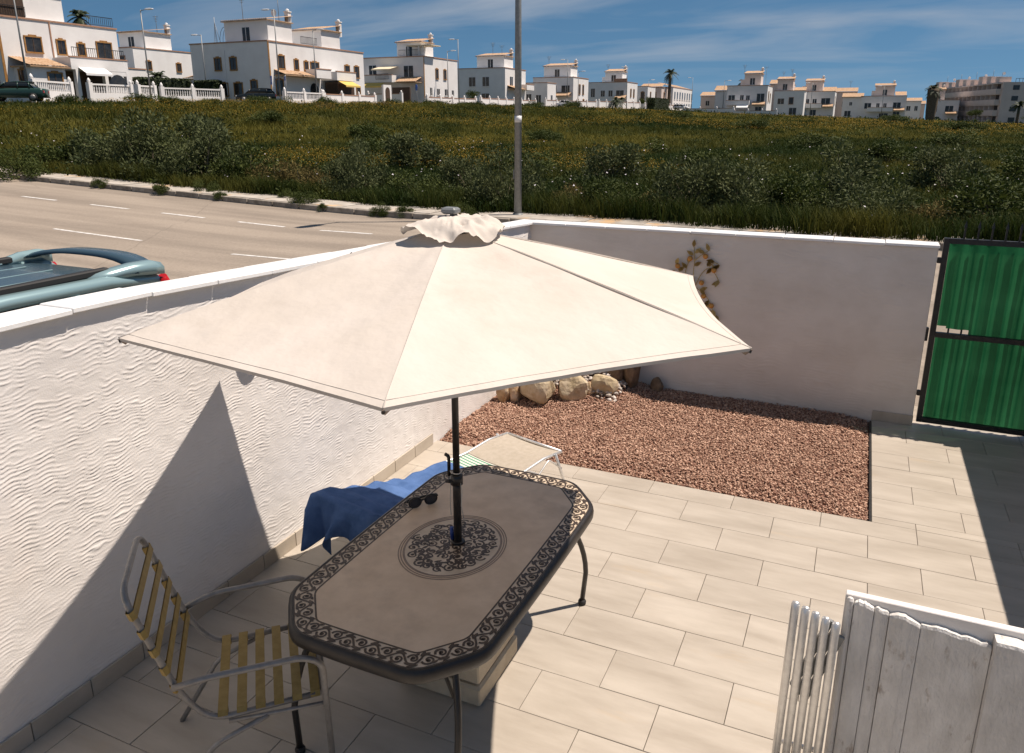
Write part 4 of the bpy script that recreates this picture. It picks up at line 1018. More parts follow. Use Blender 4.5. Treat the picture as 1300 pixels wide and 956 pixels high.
for s in (-1, 1):
    e = []
    for x, y, z, h in ((.62, 1.28, 1.455, .03), (.67, 1.45, 1.475, .05), (.715, 1.62, 1.50, .07), (.735, 1.80, 1.50, .085), (.72, 1.90, 1.47, .07)):
        e.append([(s * (x - .075), y, z - h), (s * (x + .015), y, z - h), (s * (x + .02), y, z - .01), (s * (x - .02), y, z + .025), (s * (x - .075), y, z + .03)])
    loft(MB(), e).build('spoiler_end', M['car_teal'], cr_)

# ------------------------------------------------------------------ street lamps
def lamp(loc, h, rz, label, group='street lamps beyond the field', r=.085, arm=1.1):
    L = thing('street_lamp', label, 'street lamp', loc, rz, group)
    MB().tube([(0, 0, -.1), (0, 0, h * .5), (0, 0, h)], [r, r * .8, r * .55], 12).build('pole', M['grey_paint'], L)
    MB().tube([(0, 0, h - .08), (arm * .5, 0, h - .02), (arm * .75, 0, h)], r * .4, 8).build('arm', M['grey_paint'], L)
    hd = MB(); loft(hd, [[(x, -w, h + z0), (x, w, h + z0), (x, w * .7, h + z1), (x, -w * .7, h + z1)] for x, w, z0, z1 in ((arm * .55, .06, -.03, .05), (arm * .75, .15, -.05, .09), (arm * 1.2, .17, -.05, .09), (arm * 1.45, .09, -.03, .05))]); hd.build('lamp_head', M['sign_white'], L)
    return L
near = lamp((-8.65, 19.72, .05), 10.2, R(-100), 'tall grey street lamp rising right behind the garden wall corner', None, .105, 1.0)
MB().bevbox(-.05, .05, -.13, -.095, 1.05, 1.30, .01).build('junction_box', M['grey_paint'], near)
MB().tube([(0, 0, 2.55), (0, 0, 2.72)], .097, 12).build('sticker', M['sign_white'], near)
MB().tube([(0, 0, -.02), (0, 0, .12)], .14, 12).build('base_flange', M['grey_paint'], near)
for (px, py, h, rz, lab) in [(-61.1, 42.8, 10, 180, 'street lamp in front of the big house with the tiled porch'), (-63.7, 56.9, 8.6, 0, 'street lamp beside the end of the big house garden balustrade'), (-75.2, 75.7, 8.4, 180, 'street lamp standing before the blank end wall of the long house'),
                         (-59.8, 70.9, 10, 180, 'tall street lamp next to the dark parked car'), (-63.4, 82.0, 9.0, 0, 'street lamp before the house with the yellow awning'), (-63.9, 117.0, 9.0, 0, 'shorter street lamp before the lit gable with two windows'),
                         (-58.2, 110.0, 10, 180, 'taller street lamp before the lit gable with two windows'), (-57.8, 157.0, 10, 180, 'street lamp near the white car and low wall'), (-58.6, 166.0, 8.2, 0, 'shorter street lamp by the small lit gable wall'),
                         (-52.9, 184.1, 10, 180, 'street lamp before the house left of the palm'), (-49.0, 239.8, 10, 180, 'street lamp at the far end of the arched terrace'), (-55.5, 214.0, 8.4, 0, 'thin street lamp left of the tall palm'), (-34.0, 205.0, 8.0, 0, 'street lamp at the left end of the far house row')]:
    lamp((px, py, float(gz(px, py))), h, R(rz), lab)

# ------------------------------------------------------------------ field vegetation
def blades(P, h, w, nper, spread, seed, lean=.45, segs=2, tint=None):
    r = np.random.default_rng(seed); N = len(P); K = N * nper
    base = np.repeat(P, nper, 0); hh = np.repeat(h, nper) * r.uniform(.45, 1.1, K); ww = np.repeat(w, nper) * r.uniform(.6, 1.3, K); sp = np.repeat(spread, nper)
    a = r.uniform(0, 2 * np.pi, K); rad = sp * np.sqrt(r.random(K))
    base = base + np.stack([np.cos(a) * rad, np.sin(a) * rad, np.zeros(K)], -1)
    d = r.uniform(0, 2 * np.pi, K); ln = hh * lean * r.uniform(.1, 1.3, K)
    side = np.stack([-np.sin(d), np.cos(d), np.zeros(K)], -1); dirv = np.stack([np.cos(d), np.sin(d), np.zeros(K)], -1)
    up = np.array([0, 0, 1.0])
    p0 = base - side * ww[:, None] * .5; p1 = base + side * ww[:, None] * .5
    mid = base + up * (hh * .55)[:, None] + dirv * (ln * .3)[:, None]
    m0 = mid - side * ww[:, None] * .42; m1 = mid + side * ww[:, None] * .42
    tip = base + up * hh[:, None] + dirv * ln[:, None]
    tt = np.repeat(tint, nper) + r.uniform(-.12, .12, K)
    if segs == 1:
        V = np.stack([p0, p1, tip], 1).reshape(-1, 3); F = np.arange(K * 3).reshape(-1, 3); T = np.repeat(tt, 3)
    else:
        V = np.stack([p0, p1, m1, m0, tip], 1).reshape(-1, 3); b = np.arange(K)[:, None] * 5
        F = np.concatenate([b + [0, 1, 2], b + [0, 2, 3], b + [3, 2, 4]], 0); T = np.repeat(tt, 5)
    return V, F, T
def in_field(x, y):
    return (x > np.interp(y, [20, 60, 120, 160, 195, 250], [-75, -58.5, -57.5, -56.5, -48.5, -44])) & (y > 20.15) & (y < np.interp(x, [-60, -40, 0, 40], [260, 196, 212, 262]))
def dryness(x, y):        # patches of dry / yellowish / dark green growth
    return np.clip(.27 + 1.5 * (fbm(x * .05 + 3, y * .032 + 1, 4, 51) - .5) + 1.1 * (fbm(x * .35, y * .16, 3, 57) - .5), -.05, .85)
def sample(N, dmin, dmax, seed, power=0.0):
    r = np.random.default_rng(seed); az = r.uniform(R(-66), R(24), N * 2); q = r.random(N * 2)
    if power == 0: d = np.sqrt(dmin ** 2 + q * (dmax ** 2 - dmin ** 2))
    else: d = dmin * (dmax / dmin) ** q
    x = d * np.sin(az); y = d * np.cos(az); k = in_field(x, y); return x[k][:N], y[k][:N]
parts = []
x, y = sample(16500, 20, 45, 1); hb = .22 + .55 * fbm(x * .5, y * .5, 3, 61) ** 1.5
parts.append(blades(np.stack([x, y, gz(x, y)], -1), hb, np.full(len(x), .024), 7, np.full(len(x), .26), 2, 1.0, 2, dryness(x, y)))
x, y = sample(42000, 40, 110, 3, 1); d_ = np.hypot(x, y); hb = (.25 + .45 * fbm(x * .3, y * .3, 3, 62)) 
parts.append(blades(np.stack([x, y, gz(x, y)], -1), hb, .030 + d_ * .0007, 8, .25 + d_ * .003, 4, 1.2, 1, dryness(x, y)))
x, y = sample(30000, 95, 270, 5, 1); d_ = np.hypot(x, y); hb = (.30 + .45 * fbm(x * .2, y * .2, 3, 63))
parts.append(blades(np.stack([x, y, gz(x, y)], -1), hb, d_ * .0013, 7, .35 + d_ * .003, 6, 1.3, 1, dryness(x, y)))
Vs, Fs, Ts, b = [], [], [], 0
for V, F, T in parts: Vs.append(V); Fs.append(F + b); Ts.append(T); b += len(V)
gr = link('meadow_grass', np_mesh('meadow_grass', np.concatenate(Vs), np.concatenate(Fs), M['grass'], False, np.concatenate(Ts)))
set_props(gr, 'overgrown grass and weeds covering the waste land behind the street', 'grass', kind='stuff')
# yellow flowers in drifts
x, y = sample(150000, 34, 230, 9, 1)
k = (fbm(x * .055 + 7, y * .03 + 2, 3, 71) + .25 * (fbm(x * .4, y * .25, 2, 72) - .5)) > .565
x, y = x[k], y[k]; d_ = np.hypot(x, y); n = len(x); r = np.random.default_rng(8)
P = np.stack([x, y, gz(x, y) + r.uniform(.32, .62, n)], -1); s_ = .014 + d_ * .00032
a = r.uniform(0, 2 * np.pi, (n, 1)) + np.array([0, 2.1, 4.2])
V = P[:, None] + np.stack([np.cos(a) * s_[:, None], np.sin(a) * s_[:, None], r.uniform(-.6, .9, (n, 3)) * s_[:, None]], -1)
set_props(link('yellow_flowers', np_mesh('yellow_flowers', V.reshape(-1, 3), np.arange(n * 3).reshape(-1, 3), M['flower'])), 'drifts of small yellow wild flowers in the waste land', 'flowers', kind='stuff')
x, y = sample(2600, 20, 48, 19, 1); n = len(x); P = np.stack([x, y, gz(x, y) + r.uniform(.3, 1.0, n)], -1); s_ = .028 + np.hypot(x, y) * .0003
a = r.uniform(0, 2 * np.pi, (n, 1)) + np.array([0, 2.1, 4.2]); V = P[:, None] + np.stack([np.cos(a) * s_[:, None], np.sin(a) * s_[:, None], r.uniform(-.6, .9, (n, 3)) * s_[:, None]], -1)
k = np.random.default_rng(3).random(n) < .25
set_props(link('white_flowers', np_mesh('white_flowers', V[k].reshape(-1, 3), np.arange(k.sum() * 3).reshape(-1, 3), M['white_flower'])), 'scattered pale thistle heads among the near weeds', 'flowers', kind='stuff')

# tangled undergrowth: mounds of broad-leaved weeds between the grasses
def mounds(N, dmin, dmax, seed, per, size):
    x, y = sample(N, dmin, dmax, seed, 1); r = np.random.default_rng(seed + 1); n = len(x); d = np.hypot(x, y)
    hs_ = size * (.5 + 1.1 * fbm(x * .4, y * .4, 3, 83)) * (1 + d / 160); K = n * per
    u = r.normal(size=(K, 3)); u /= np.linalg.norm(u, axis=1, keepdims=True); u[:, 2] = np.abs(u[:, 2])
    hk = np.repeat(hs_, per); P = np.repeat(np.stack([x, y, gz(x, y)], -1), per, 0) + u * (hk * r.uniform(.3, 1.0, K) ** .5)[:, None] * [1.15, 1.15, .85]
    dv = u + r.normal(size=(K, 3)) * .6; dv /= np.linalg.norm(dv, axis=1, keepdims=True); sv = np.cross(dv, r.normal(size=(K, 3))); sv /= np.linalg.norm(sv, axis=1, keepdims=True)
    l = (.05 + .0016 * np.repeat(d, per))[:, None] * r.uniform(.6, 1.5, (K, 1)); w = l * r.uniform(.16, .32, (K, 1))
    V = np.stack([P, P + dv * l * .5 + sv * w, P + dv * l, P + dv * l * .5 - sv * w], 1).reshape(-1, 3)
    t = np.repeat(np.repeat(np.clip(.25 + 1.3 * (fbm(x * .11 + 5, y * .08, 3, 85) - .5) + r.normal(0, .16, n), 0, .9), per) + r.normal(0, .10, K), 4)
    return V, t
Va, ta = mounds(2600, 20.3, 42, 301, 70, .40); Vb, tb_ = mounds(1700, 40, 230, 303, 34, .42)
V = np.concatenate([Va, Vb]); 
set_props(link('undergrowth', np_mesh('undergrowth', V, np.arange(len(V)).reshape(-1, 4), M['leaf_green'], False, np.concatenate([ta, tb_]))), 'tangled leafy undergrowth between the grasses of the waste land', 'weeds', kind='stuff')

def shrub_mesh(seed, n, hx, hz, ll, lw, m, clumps=14, spiky=.5):
    """leaf clumps on radiating stems: crown unit ~ hx wide, hz high"""
    r = np.random.default_rng(seed)
    cc = r.normal(size=(clumps, 3)); cc /= np.linalg.norm(cc, axis=1, keepdims=True); cc[:, 2] = np.abs(cc[:, 2])
    cc *= (r.uniform(.35, 1, (clumps, 1)) ** .6); C = cc * [hx, hx, hz * .85] + [0, 0, hz * .12]
    cr_s = r.uniform(.26, .42, clumps) * hx
    ci = r.integers(0, clumps, n); u = r.normal(size=(n, 3)); u /= np.linalg.norm(u, axis=1, keepdims=True)
    P = C[ci] + u * (cr_s[ci] * r.uniform(.2, 1.05, n) ** .7)[:, None] * [1, 1, .9]
    P[:, 2] = np.maximum(P[:, 2], .03)
    dv = u * spiky + r.normal(size=(n, 3)) * .55 + [0, 0, .55]; dv /= np.linalg.norm(dv, axis=1, keepdims=True)
    sv = np.cross(dv, r.normal(size=(n, 3))); sv /= np.linalg.norm(sv, axis=1, keepdims=True) + 1e-9
    l = ll * r.uniform(.55, 1.3, (n, 1)); w = lw * r.uniform(.6, 1.3, (n, 1))
    A = P; B = P + dv * l * .45 + sv * w; D = P + dv * l * .45 - sv * w; T = P + dv * l + np.array([0, 0, -.12]) * l
    V = np.stack([A, B, T, D], 1).reshape(-1, 3); F = np.arange(n * 4).reshape(-1, 4)
    tint = np.repeat(np.clip(r.normal(.38, .17, n) + .12 * (ci % 3 - 1), .0, .95), 4)
    leaf = np_mesh('foliage', V, F, m, False, tint)
    st = MB()
    for c in C: st.tube([(0, 0, -.1), tuple(np.array([c[0] * .35, c[1] * .35, c[2] * .5])), tuple(c)], [.022, .014, .006], 5, False)
    return leaf, st.mesh('stems', M['stem'])
sh_kinds = {
    'grey': [shrub_mesh(s, 4600, .95, 1.25, .115, .019, M['leaf_grey'], 15, .7) for s in (1, 2, 3)],
    'green': [shrub_mesh(s, 4200, .95, 1.0, .10, .022, M['leaf_green'], 15, .5) for s in (4, 5, 6)],
    'dry': [shrub_mesh(s, 2000, .85, .85, .12, .014, M['leaf_dry'], 13, .9) for s in (7, 8)]}
sh_label = {'grey': 'grey-green leafy thistle bush growing in the waste land', 'green': 'dark green bush growing in the waste land', 'dry': 'dry brownish tussock bush in the waste land'}
def shrub(x, y, kind, sx, sz, lab=None, k=None):
    lf, stm = sh_kinds[kind][(k if k is not None else random.randrange(9)) % len(sh_kinds[kind])]
    o = thing('bush', lab or sh_label[kind], 'bush', (x, y, float(gz(x, y)) - .05), random.uniform(0, 6.28), kind + ' bushes of the waste land')
    o.scale = (sx, sx * random.uniform(.85, 1.15), sz); link('foliage', lf, o); link('stems', stm, o); return o
for x, y, kd, sx, sz, lab in [
    (-24.6, 21.6, 'grey', 1.7, 1.75, 'big grey-green bush overhanging the pavement across the road'), (-22.2, 21.9, 'grey', 1.6, 1.6, 'leafy grey bush right of the big overhanging one'), (-27.4, 22.6, 'grey', 1.9, 1.85, 'tallest bush behind the pavement before the big house'), (-20.6, 22.4, 'green', 1.4, 1.3, None), (-25.8, 24.6, 'grey', 1.9, 1.8, None), (-24.0, 23.2, 'green', 1.7, 1.5, None), (-29.6, 21.6, 'green', 1.4, 1.0, None), (-31.5, 24.6, 'green', 1.5, 1.1, None),
    (-19.4, 22.3, 'dry', 1.3, 1.25, None), (-17.9, 21.9, 'dry', 1.2, 1.1, None), (-15.5, 21.6, 'grey', 1.0, 1.25, 'spiky grey bush beside the dry brown tussocks at the pavement'), (-16.4, 23.4, 'grey', 1.1, 1.3, None), (-13.6, 22.4, 'green', 1.2, .9, None), (-12.3, 23.8, 'grey', 1.1, 1.1, None),
    (-9.9, 21.6, 'grey', 1.2, 1.45, 'grey-green bush right beside the tall street lamp'), (-11.3, 21.4, 'green', .9, .6, None), (-8.0, 22.2, 'dry', 1.1, .9, None), (-6.7, 21.7, 'green', 1.1, .9, None), (-5.4, 21.5, 'dry', .9, .8, None), (-4.4, 21.9, 'grey', 1.3, 1.3, 'dense thistle bush behind the wall above the metal branch'), (-3.0, 21.6, 'grey', 1.2, 1.2, 'thistle bush touching the dense one above the metal branch'),
    (-1.6, 22.4, 'green', 1.2, 1.1, None), (.2, 21.9, 'grey', 1.2, 1.05, None), (1.8, 21.6, 'dry', 1.1, .9, None), (3.1, 22.2, 'green', 1.6, 1.2, 'wide dark bush right behind the green gate'), (5.0, 21.9, 'green', 1.6, 1.15, 'dark bush behind the gate post'), (6.8, 22.6, 'green', 1.5, 1.1, None),
    (-.4, 26.5, 'grey', 1.5, 1.4, None), (2.6, 29.5, 'grey', 1.5, 1.4, None), (-4.2, 27.8, 'green', 1.4, 1.0, None), (-9.0, 29.6, 'grey', 1.4, 1.3, None), (-18.4, 30.5, 'grey', 1.6, 1.4, None), (-14.2, 32.8, 'green', 1.6, 1.0, None),
    (-23.0, 33.8, 'green', 1.6, 1.1, None), (-7.0, 36.5, 'green', 1.7, 1.1, None), (5.8, 35.0, 'green', 1.7, 1.2, None), (1.0, 44.0, 'green', 2.0, 1.2, None), (-12.0, 46.0, 'green', 1.8, 1.0, None), (8.4, 48.0, 'green', 2.2, 1.3, None), (-30.5, 44.0, 'green', 1.8, 1.1, None),
    (-22.0, 55.0, 'green', 1.8, 1.0, None), (-3.0, 58.0, 'green', 2.2, 1.1, None), (6.0, 70.0, 'green', 2.6, 1.3, None), (-40.0, 46.0, 'green', 1.7, 1.0, None), (-51.0, 58.0, 'green', 1.6, .9, None), (-52.0, 69.0, 'green', 1.8, 1.0, None), (-49.5, 76.0, 'dry', 1.6, .9, None), (12.0, 62.0, 'green', 2.4, 1.3, None),
    (-54.0, 50.0, 'green', 1.5, .8, None), (-47.0, 62.0, 'dry', 1.5, .9, None), (-54.5, 95.0, 'green', 1.6, .9, None), (-53.5, 104.0, 'green', 1.9, .9, None), (-53.0, 128.0, 'green', 1.8, 1.2, None), (-50.0, 140.0, 'green', 2.4, 1.6, 'tall rounded bush near the white car'), (10.0, 110.0, 'green', 3.0, 1.4, None), (4.0, 160.0, 'green', 3.0, 1.6, None), (-26.0, 120.0, 'green', 2.6, 1.2, None), (-12.0, 95.0, 'green', 2.6, 1.2, None)]:
    shrub(x, y, kd, sx, sz, lab)
for k in range(16):
    y = 45 + 6.2 * k + random.uniform(-1.5, 1.5); shrub(float(np.interp(y, [40, 60, 150], [-60.2, -57.6, -56.4])) + random.uniform(-.3, 1.6), y, 'green', random.uniform(1.0, 1.7), random.uniform(.7, 1.0), 'dark low bush on the edge of the waste land facing the houses')
for x, y, sx in [(-28.3, 18.75, 1.0), (-15.6, 19.3, .5), (-20.0, 19.6, .5), (-10.4, 19.5, .45), (-9.6, 18.9, .3), (-21.2, 18.75, .35), (-18.7, 18.9, .28), (-14.6, 18.8, .22), (-12.6, 18.95, .35), (-11.9, 19.0, .3), (-16.9, 19.9, .4), (-24.0, 18.8, .3)]:
    o = shrub(x, y, 'green', sx, sx * .9, 'low weed growing out of the kerb joint'); o.location.z = float(z_road(x)) + .03; o['group'] = 'weeds along the kerb'; o.name = 'weed'; o['category'] = 'weed'
    if sx >= 1: o['label'] = 'big weed bush standing in the gutter across the road'
# rough tall fringe of weeds right behind the pavement
r = np.random.default_rng(77); n = 3000; x = r.uniform(-46, 16, n); y = 20.05 + np.abs(r.normal(0, .9, n)); y += 1.0 * (fbm(x * .8, x * 0 + 1, 3, 91) - .5)
y = np.where(x > -5.5, y - .9 * np.clip((x + 5.5) / 2, 0, 1), y); y = np.maximum(y, 19.05); hb = .30 + .75 * fbm(x * .6, y * .6, 3, 92) ** 1.4
V, F, T = blades(np.stack([x, y, np.where(y < 20.3, z_road(x) + .14, gz(x, np.maximum(y, 20.3)))], -1), hb, np.full(n, .020), 12, np.full(n, .22), 78, .75, 2, np.clip(dryness(x, y) + .05, 0, .9))
set_props(link('roadside_weeds', np_mesh('roadside_weeds', V, F, M['grass'], False, T)), 'ragged tall weeds hanging over the edge of the pavement', 'weeds', kind='stuff')

# ------------------------------------------------------------------ houses (local origin = near corner; body runs to -X and +Y)
def face_pt(face, u, z, out_):
    return (u, -out_, z) if face == 'F' else (out_, u, z)
def fbox(mb, face, u0, u1, z0, z1, o0, o1, base=0.0):
    """box on a facade: u along it, o outwards from the plane at base"""
    if face == 'F': mb.box(u0, u1, base - o1, base - o0, z0, z1)
    else: mb.box(base + o0, base + o1, u0, u1, z0, z1)
    return mb
def window(h, face, u, z, w, hh, trim='h_ochre', ped=True, base=0.0, kind='window'):
    mb = MB(); t = .12
    if trim:
        fbox(mb, face, u - w / 2 - t, u - w / 2, z - .02, z + hh, .0, .08, base); fbox(mb, face, u + w / 2, u + w / 2 + t, z - .02, z + hh, .0, .08, base)
        fbox(mb, face, u - w / 2 - t, u + w / 2 + t, z + hh, z + hh + t, .0, .10, base)
        if ped: fbox(mb, face, u - w / 4, u + w / 4, z + hh + t, z + hh + t * 1.9, .0, .09, base)
    fbox(mb, face, u - w / 2 - t, u + w / 2 + t, z - .14, z - .02, .0, .14, base)
    f = mb.build(kind, M[trim or 'h_white'], h)
    fbox(MB(), face, u - w / 2, u + w / 2, z - .02, z + hh, .005, .03, base).build('pane', M['h_glass'], f)
    fbox(MB(), face, u - .03, u + .03, z - .02, z + hh, .031, .06, base).build('mullion', M['h_wood' if trim else 'h_white'], f)
    return f
def railing(h, face, u0, u1, z, base, mtl='metal_black'):
    mb = MB(); fbox(mb, face, u0, u1, z + .86, z + .92, .0, .05, base); fbox(mb, face, u0, u1, z + .08, z + .12, .0, .05, base)
    n = max(2, int((u1 - u0) / .22))
    for k in range(n + 1):
        u = u0 + (u1 - u0 - .03) * k / n; fbox(mb, face, u, u + .03, z + .12, z + .86, .01, .04, base)
    return mb.build('railing', M[mtl], h)
def tiled_roof(h, x0, x1, y0, y1, z0, rise, direction='F', parent=None):
    """barrel tiles as ribs running down the slope; 'F' falls to -Y, 'S' to +X"""
    mb = MB(); L = (x1 - x0) if direction == 'F' else (y1 - y0); n = max(4, int(L / .30)); m = 6
    V = []
    for k in range(n * 4 + 1):
        u = L * k / (n * 4); b = .05 * abs(math.sin(math.pi * k / 4))
        for q in range(m + 1):
            t = q / m; z = z0 + rise * t + b + .03 * (1 - (t * m * .999) % 1)
            V.append((x0 + u, y0 + (y1 - y0) * t, z) if direction == 'F' else (x1 - (x1 - x0) * t, y0 + u, z))
    F = [(k * (m + 1) + q, (k + 1) * (m + 1) + q, (k + 1) * (m + 1) + q + 1, k * (m + 1) + q + 1) for k in range(n * 4) for q in range(m)]
    mb.add(V, F); mb.box(x0, x1, y0, y1, z0 - .12, z0 - .01)
    return mb.build('roof', M['h_roof'], h)
def antenna(h, x, y, z, hgt=2.2, kind=0):
    mb = MB(); mb.tube([(x, y, z), (x, y, z + hgt)], .035, 5)
    for k in range(4 if kind == 0 else 2):
        l = .55 - .1 * k; mb.box(x - l, x + l, y - .02, y + .02, z + hgt - .12 - .22 * k, z + hgt - .08 - .22 * k)
    return mb.build('antenna', M['grey_paint'], h)
def dish(h, x, y, z):
    mb = MB(); mb.tube([(x, y, z), (x, y, z + .5)], .03, 5); V = [(x, y - .05, z + .7)] + [(x + .42 * math.cos(a * .5236), y - .15 + .05, z + .7 + .42 * math.sin(a * .5236)) for a in range(12)]
    mb.add(V, [(0, 1 + k, 1 + (k + 1) % 12) for k in range(12)]); return mb.build('satellite_dish', M['sign_white'], h)
def chimney(h, x, y, z, hgt=1.4, parent=None):
    mb = MB(); mb.box(x - .28, x + .28, y - .28, y + .28, z, z + hgt); mb.box(x - .36, x + .36, y - .36, y + .36, z + hgt + .002, z + hgt + .12); mb.lathe([(.24, z + hgt + .12), (.20, z + hgt + .34), (.05, z + hgt + .42)], 8, (x, y))
    return mb.build('chimney', M['h_white'], h)
def house(label, cx_, cy_, z, w, d, hgt, wall='h_white', trim='h_terra', front=(), side=(), pent=None, name='house', rz=0, grp='white houses beyond the waste land'):
    h = thing(name, label, 'house', (cx_, cy_, z), rz, grp)
    MB().box(-w, 0, 0, d, -1.5, hgt).build('wall', M[wall], h)
    mb = MB(); mb.box(-w - .08, .08, -.08, .16, hgt + .002, hgt + .14); mb.box(-.16, .08, .162, d + .08, hgt + .002, hgt + .14); mb.box(-w - .08, -.162, d - .16, d + .08, hgt + .002, hgt + .14); mb.box(-w - .08, -w + .16, .162, d - .162, hgt + .002, hgt + .14)
    mb.build('parapet_coping', M[trim], h)
    for (u, zz_, ww, hh, tr) in front: window(h, 'F', u - w, zz_, ww, hh, tr, tr == 'h_ochre')
    for (u, zz_, ww, hh, tr) in side: window(h, 'S', u, zz_, ww, hh, tr, tr == 'h_ochre')
    if pent:
        x0, x1, y0, y1, ph = pent
        MB().box(x0, x1, y0, y1, hgt + .15, hgt + ph).build('roof_room', M['h_pink' if cx_ > -36 else wall], h)
        if cx_ > -58: mb = MB(); mb.box(x0 - .9, x0 - .002, y0 + .3, y1 - .3, hgt + .15, hgt + ph * .55); mb.build('stair_housing', M['h_pink' if cx_ > -36 else wall], h)
        tiled_roof(h, x0 - .25, x1 + .25, y0 - .3, y1 + .1, hgt + ph + .12, .75, 'F')
        window(h, 'F', (x0 + x1) / 2, hgt + .3, min(1.1, (x1 - x0) * .4), 1.5, None, False, y0, 'roof_door')
        chimney(h, x1 - .3, y1 - .2, hgt + ph, 1.3)
    return h
def balcony(h, face, u0, u1, z, depth, base=0.0, trim='h_terra', wallm='h_white', solid=True):
    mb = MB()
    if face == 'F':
        mb.box(u0, u1, base - depth, base - .002, z - .22, z); mb.box(u0, u1, base - depth, base - depth + .14, z + .002, z + .85); mb.box(u0, u0 + .14, base - depth + .142, base - .002, z + .002, z + .85); mb.box(u1 - .14, u1, base - depth + .142, base - .002, z + .002, z + .85)
        c = MB().box(u0 - .05, u1 + .05, base - depth - .05, base - depth + .19, z + .852, z + .96)
    else:
        mb.box(base + .002, base + depth, u0, u1, z - .22, z); mb.box(base + depth - .14, base + depth, u0, u1, z + .002, z + .85); mb.box(base + .002, base + depth - .142, u0, u0 + .14, z + .002, z + .85); mb.box(base + .002, base + depth - .142, u1 - .14, u1, z + .002, z + .85)
        c = MB().box(base + depth - .19, base + depth + .05, u0 - .05, u1 + .05, z + .852, z + .96)
    b = mb.build('balcony', M[wallm], h); c.build('balcony_coping', M[trim], b); return b
def awning(h, face, u0, u1, z, depth, m, base=0.0):
    if face == 'F': V = [(u0, base - .02, z), (u1, base - .02, z), (u1, base - depth, z - .55), (u0, base - depth, z - .55), (u0, base - depth, z - .75), (u1, base - depth, z - .75)]
    else: V = [(base + .02, u0, z), (base + .02, u1, z), (base + depth, u1, z - .55), (base + depth, u0, z - .55), (base + depth, u0, z - .75), (base + depth, u1, z - .75)]
    return MB().add(V, [(0, 3, 2, 1), (3, 4, 5, 2)]).build('awning', M[m], h)
def arch_door(h, face, u, z, w, hh, base=0.0, m='h_glass', o=.03):
    n = 8; pts = [(u - w / 2, z), (u + w / 2, z)] + [(u + w / 2 * math.cos(math.pi * k / n), z + hh - w / 2 + w / 2 * math.sin(math.pi * k / n)) for k in range(n + 1)]
    V = [((a, base - o, b) if face == 'F' else (base + o, a, b)) for a, b in pts]
    return MB().add(V, [tuple(range(len(V)))]).build('archway', M[m], h)
OC, TE, NO = 'h_ochre', 'h_terra', None
def Z(x, y): return float(gz(x, y))

# H1: big house at the left edge, lit front turned to the street
h = house('big white house with ochre window trim, tiled porch and curved balcony', -71.2, 47.84, 4.75, 11, 12.4, 6.6, trim='h_terra',
          front=[(9.6, .3, 1.0, 2.0, OC), (5.2, .5, 1.1, 1.9, OC)], side=[(3.2, 3.85, 1.5, 1.25, OC), (6.0, 3.85, .8, 1.2, OC), (8.1, 3.9, .7, 1.0, OC), (10.7, 3.3, 1.6, 1.9, OC)], pent=(-7.4, -.9, 1.2, 7.4, 2.7))
fbox(MB(), 'S', -.02, .22, 0, 6.58, .002, .05).build('corner_trim', M['h_ochre'], h)
fbox(MB(), 'S', 5.0, 5.12, 2.9, 6.58, .002, .07).build('corner_trim', M['h_terra'], h)
MB().box(.002, 2.4, .9, 4.2, -1, 2.45).build('bay', M['h_white'], h); tiled_roof(h, .0, 2.8, .6, 4.5, 2.5, .8, 'S'); window(h, 'S', 3.1, .5, 1.3, 1.4, OC, True, 2.4); window(h, 'F', 1.2, .4, .9, 1.7, OC, True, .9)
balcony(h, 'S', 4.9, 11.2, 2.6, 2.4); railing(h, 'S', 8.4, 10.9, 3.46, 2.35); railing(h, 'S', 5.2, 7.9, 3.46, 2.35)
for y in (5.3, 8.4, 10.9): MB().box(2.0, 2.4, y, y + .35, -1, 2.38).build('porch_pillar', M['h_white'], h)
MB().box(2.1, 2.39, 8.8, 10.88, -1, .9).build('porch_wall', M['h_white'], h); MB().box(2.1, 2.385, 8.8, 10.88, 1.98, 2.376).build('porch_lintel', M['h_white'], h); arch_door(h, 'S', 9.84, .9, 2.0, 1.2, 2.36); MB().box(.05, .3, 5.7, 10.8, -.8, 2.3).build('porch_shade_block', M['h_wood'], h)  # dark slab on the porch's back wall: the porch's shade put into its colour
arch_door(h, 'S', 4.65, -.6, .7, 2.4, .0, 'h_glass', .06); awning(h, 'S', 5.6, 8.5, 2.6, 1.0, 'awning_w', 2.4)
railing(h, 'S', 9.0, 12.2, 6.75, -.15); railing(h, 'S', .3, 3.0, 6.75, -.15); dish(h, -2.0, 4.4, 9.9)
MB().box(-.6, -.2, .3, 3.0, 6.75, 8.5).build('terrace_screen', M['h_wood'], h)
# H1b: houses in the gap behind
h = house('small white house seen through the gap behind the palm', -96.5, 84.0, 6.1, 8, 14, 6.2, side=[(2.5, 3.4, .8, 1.1, OC), (8, 3.4, .8, 1.1, OC)], front=[(5.5, 3.3, 1.5, 1.8, TE)], pent=(-6, -1.0, 3, 8, 2.4))
balcony(h, 'F', -6.5, -1.5, 2.9, 1.4); antenna(h, -1.4, 6, 8.6, 2.5)
h = house('white house with roof terrace behind the balustrade garden', -90.5, 72.5, 5.6, 7, 8, 3.4, front=[(2.0, .8, 1.1, 1.4, OC)], side=[(2, .8, 1, 1.3, OC)]); tiled_roof(h, -7, .3, -1.6, -.05, 2.2, .6, 'F')
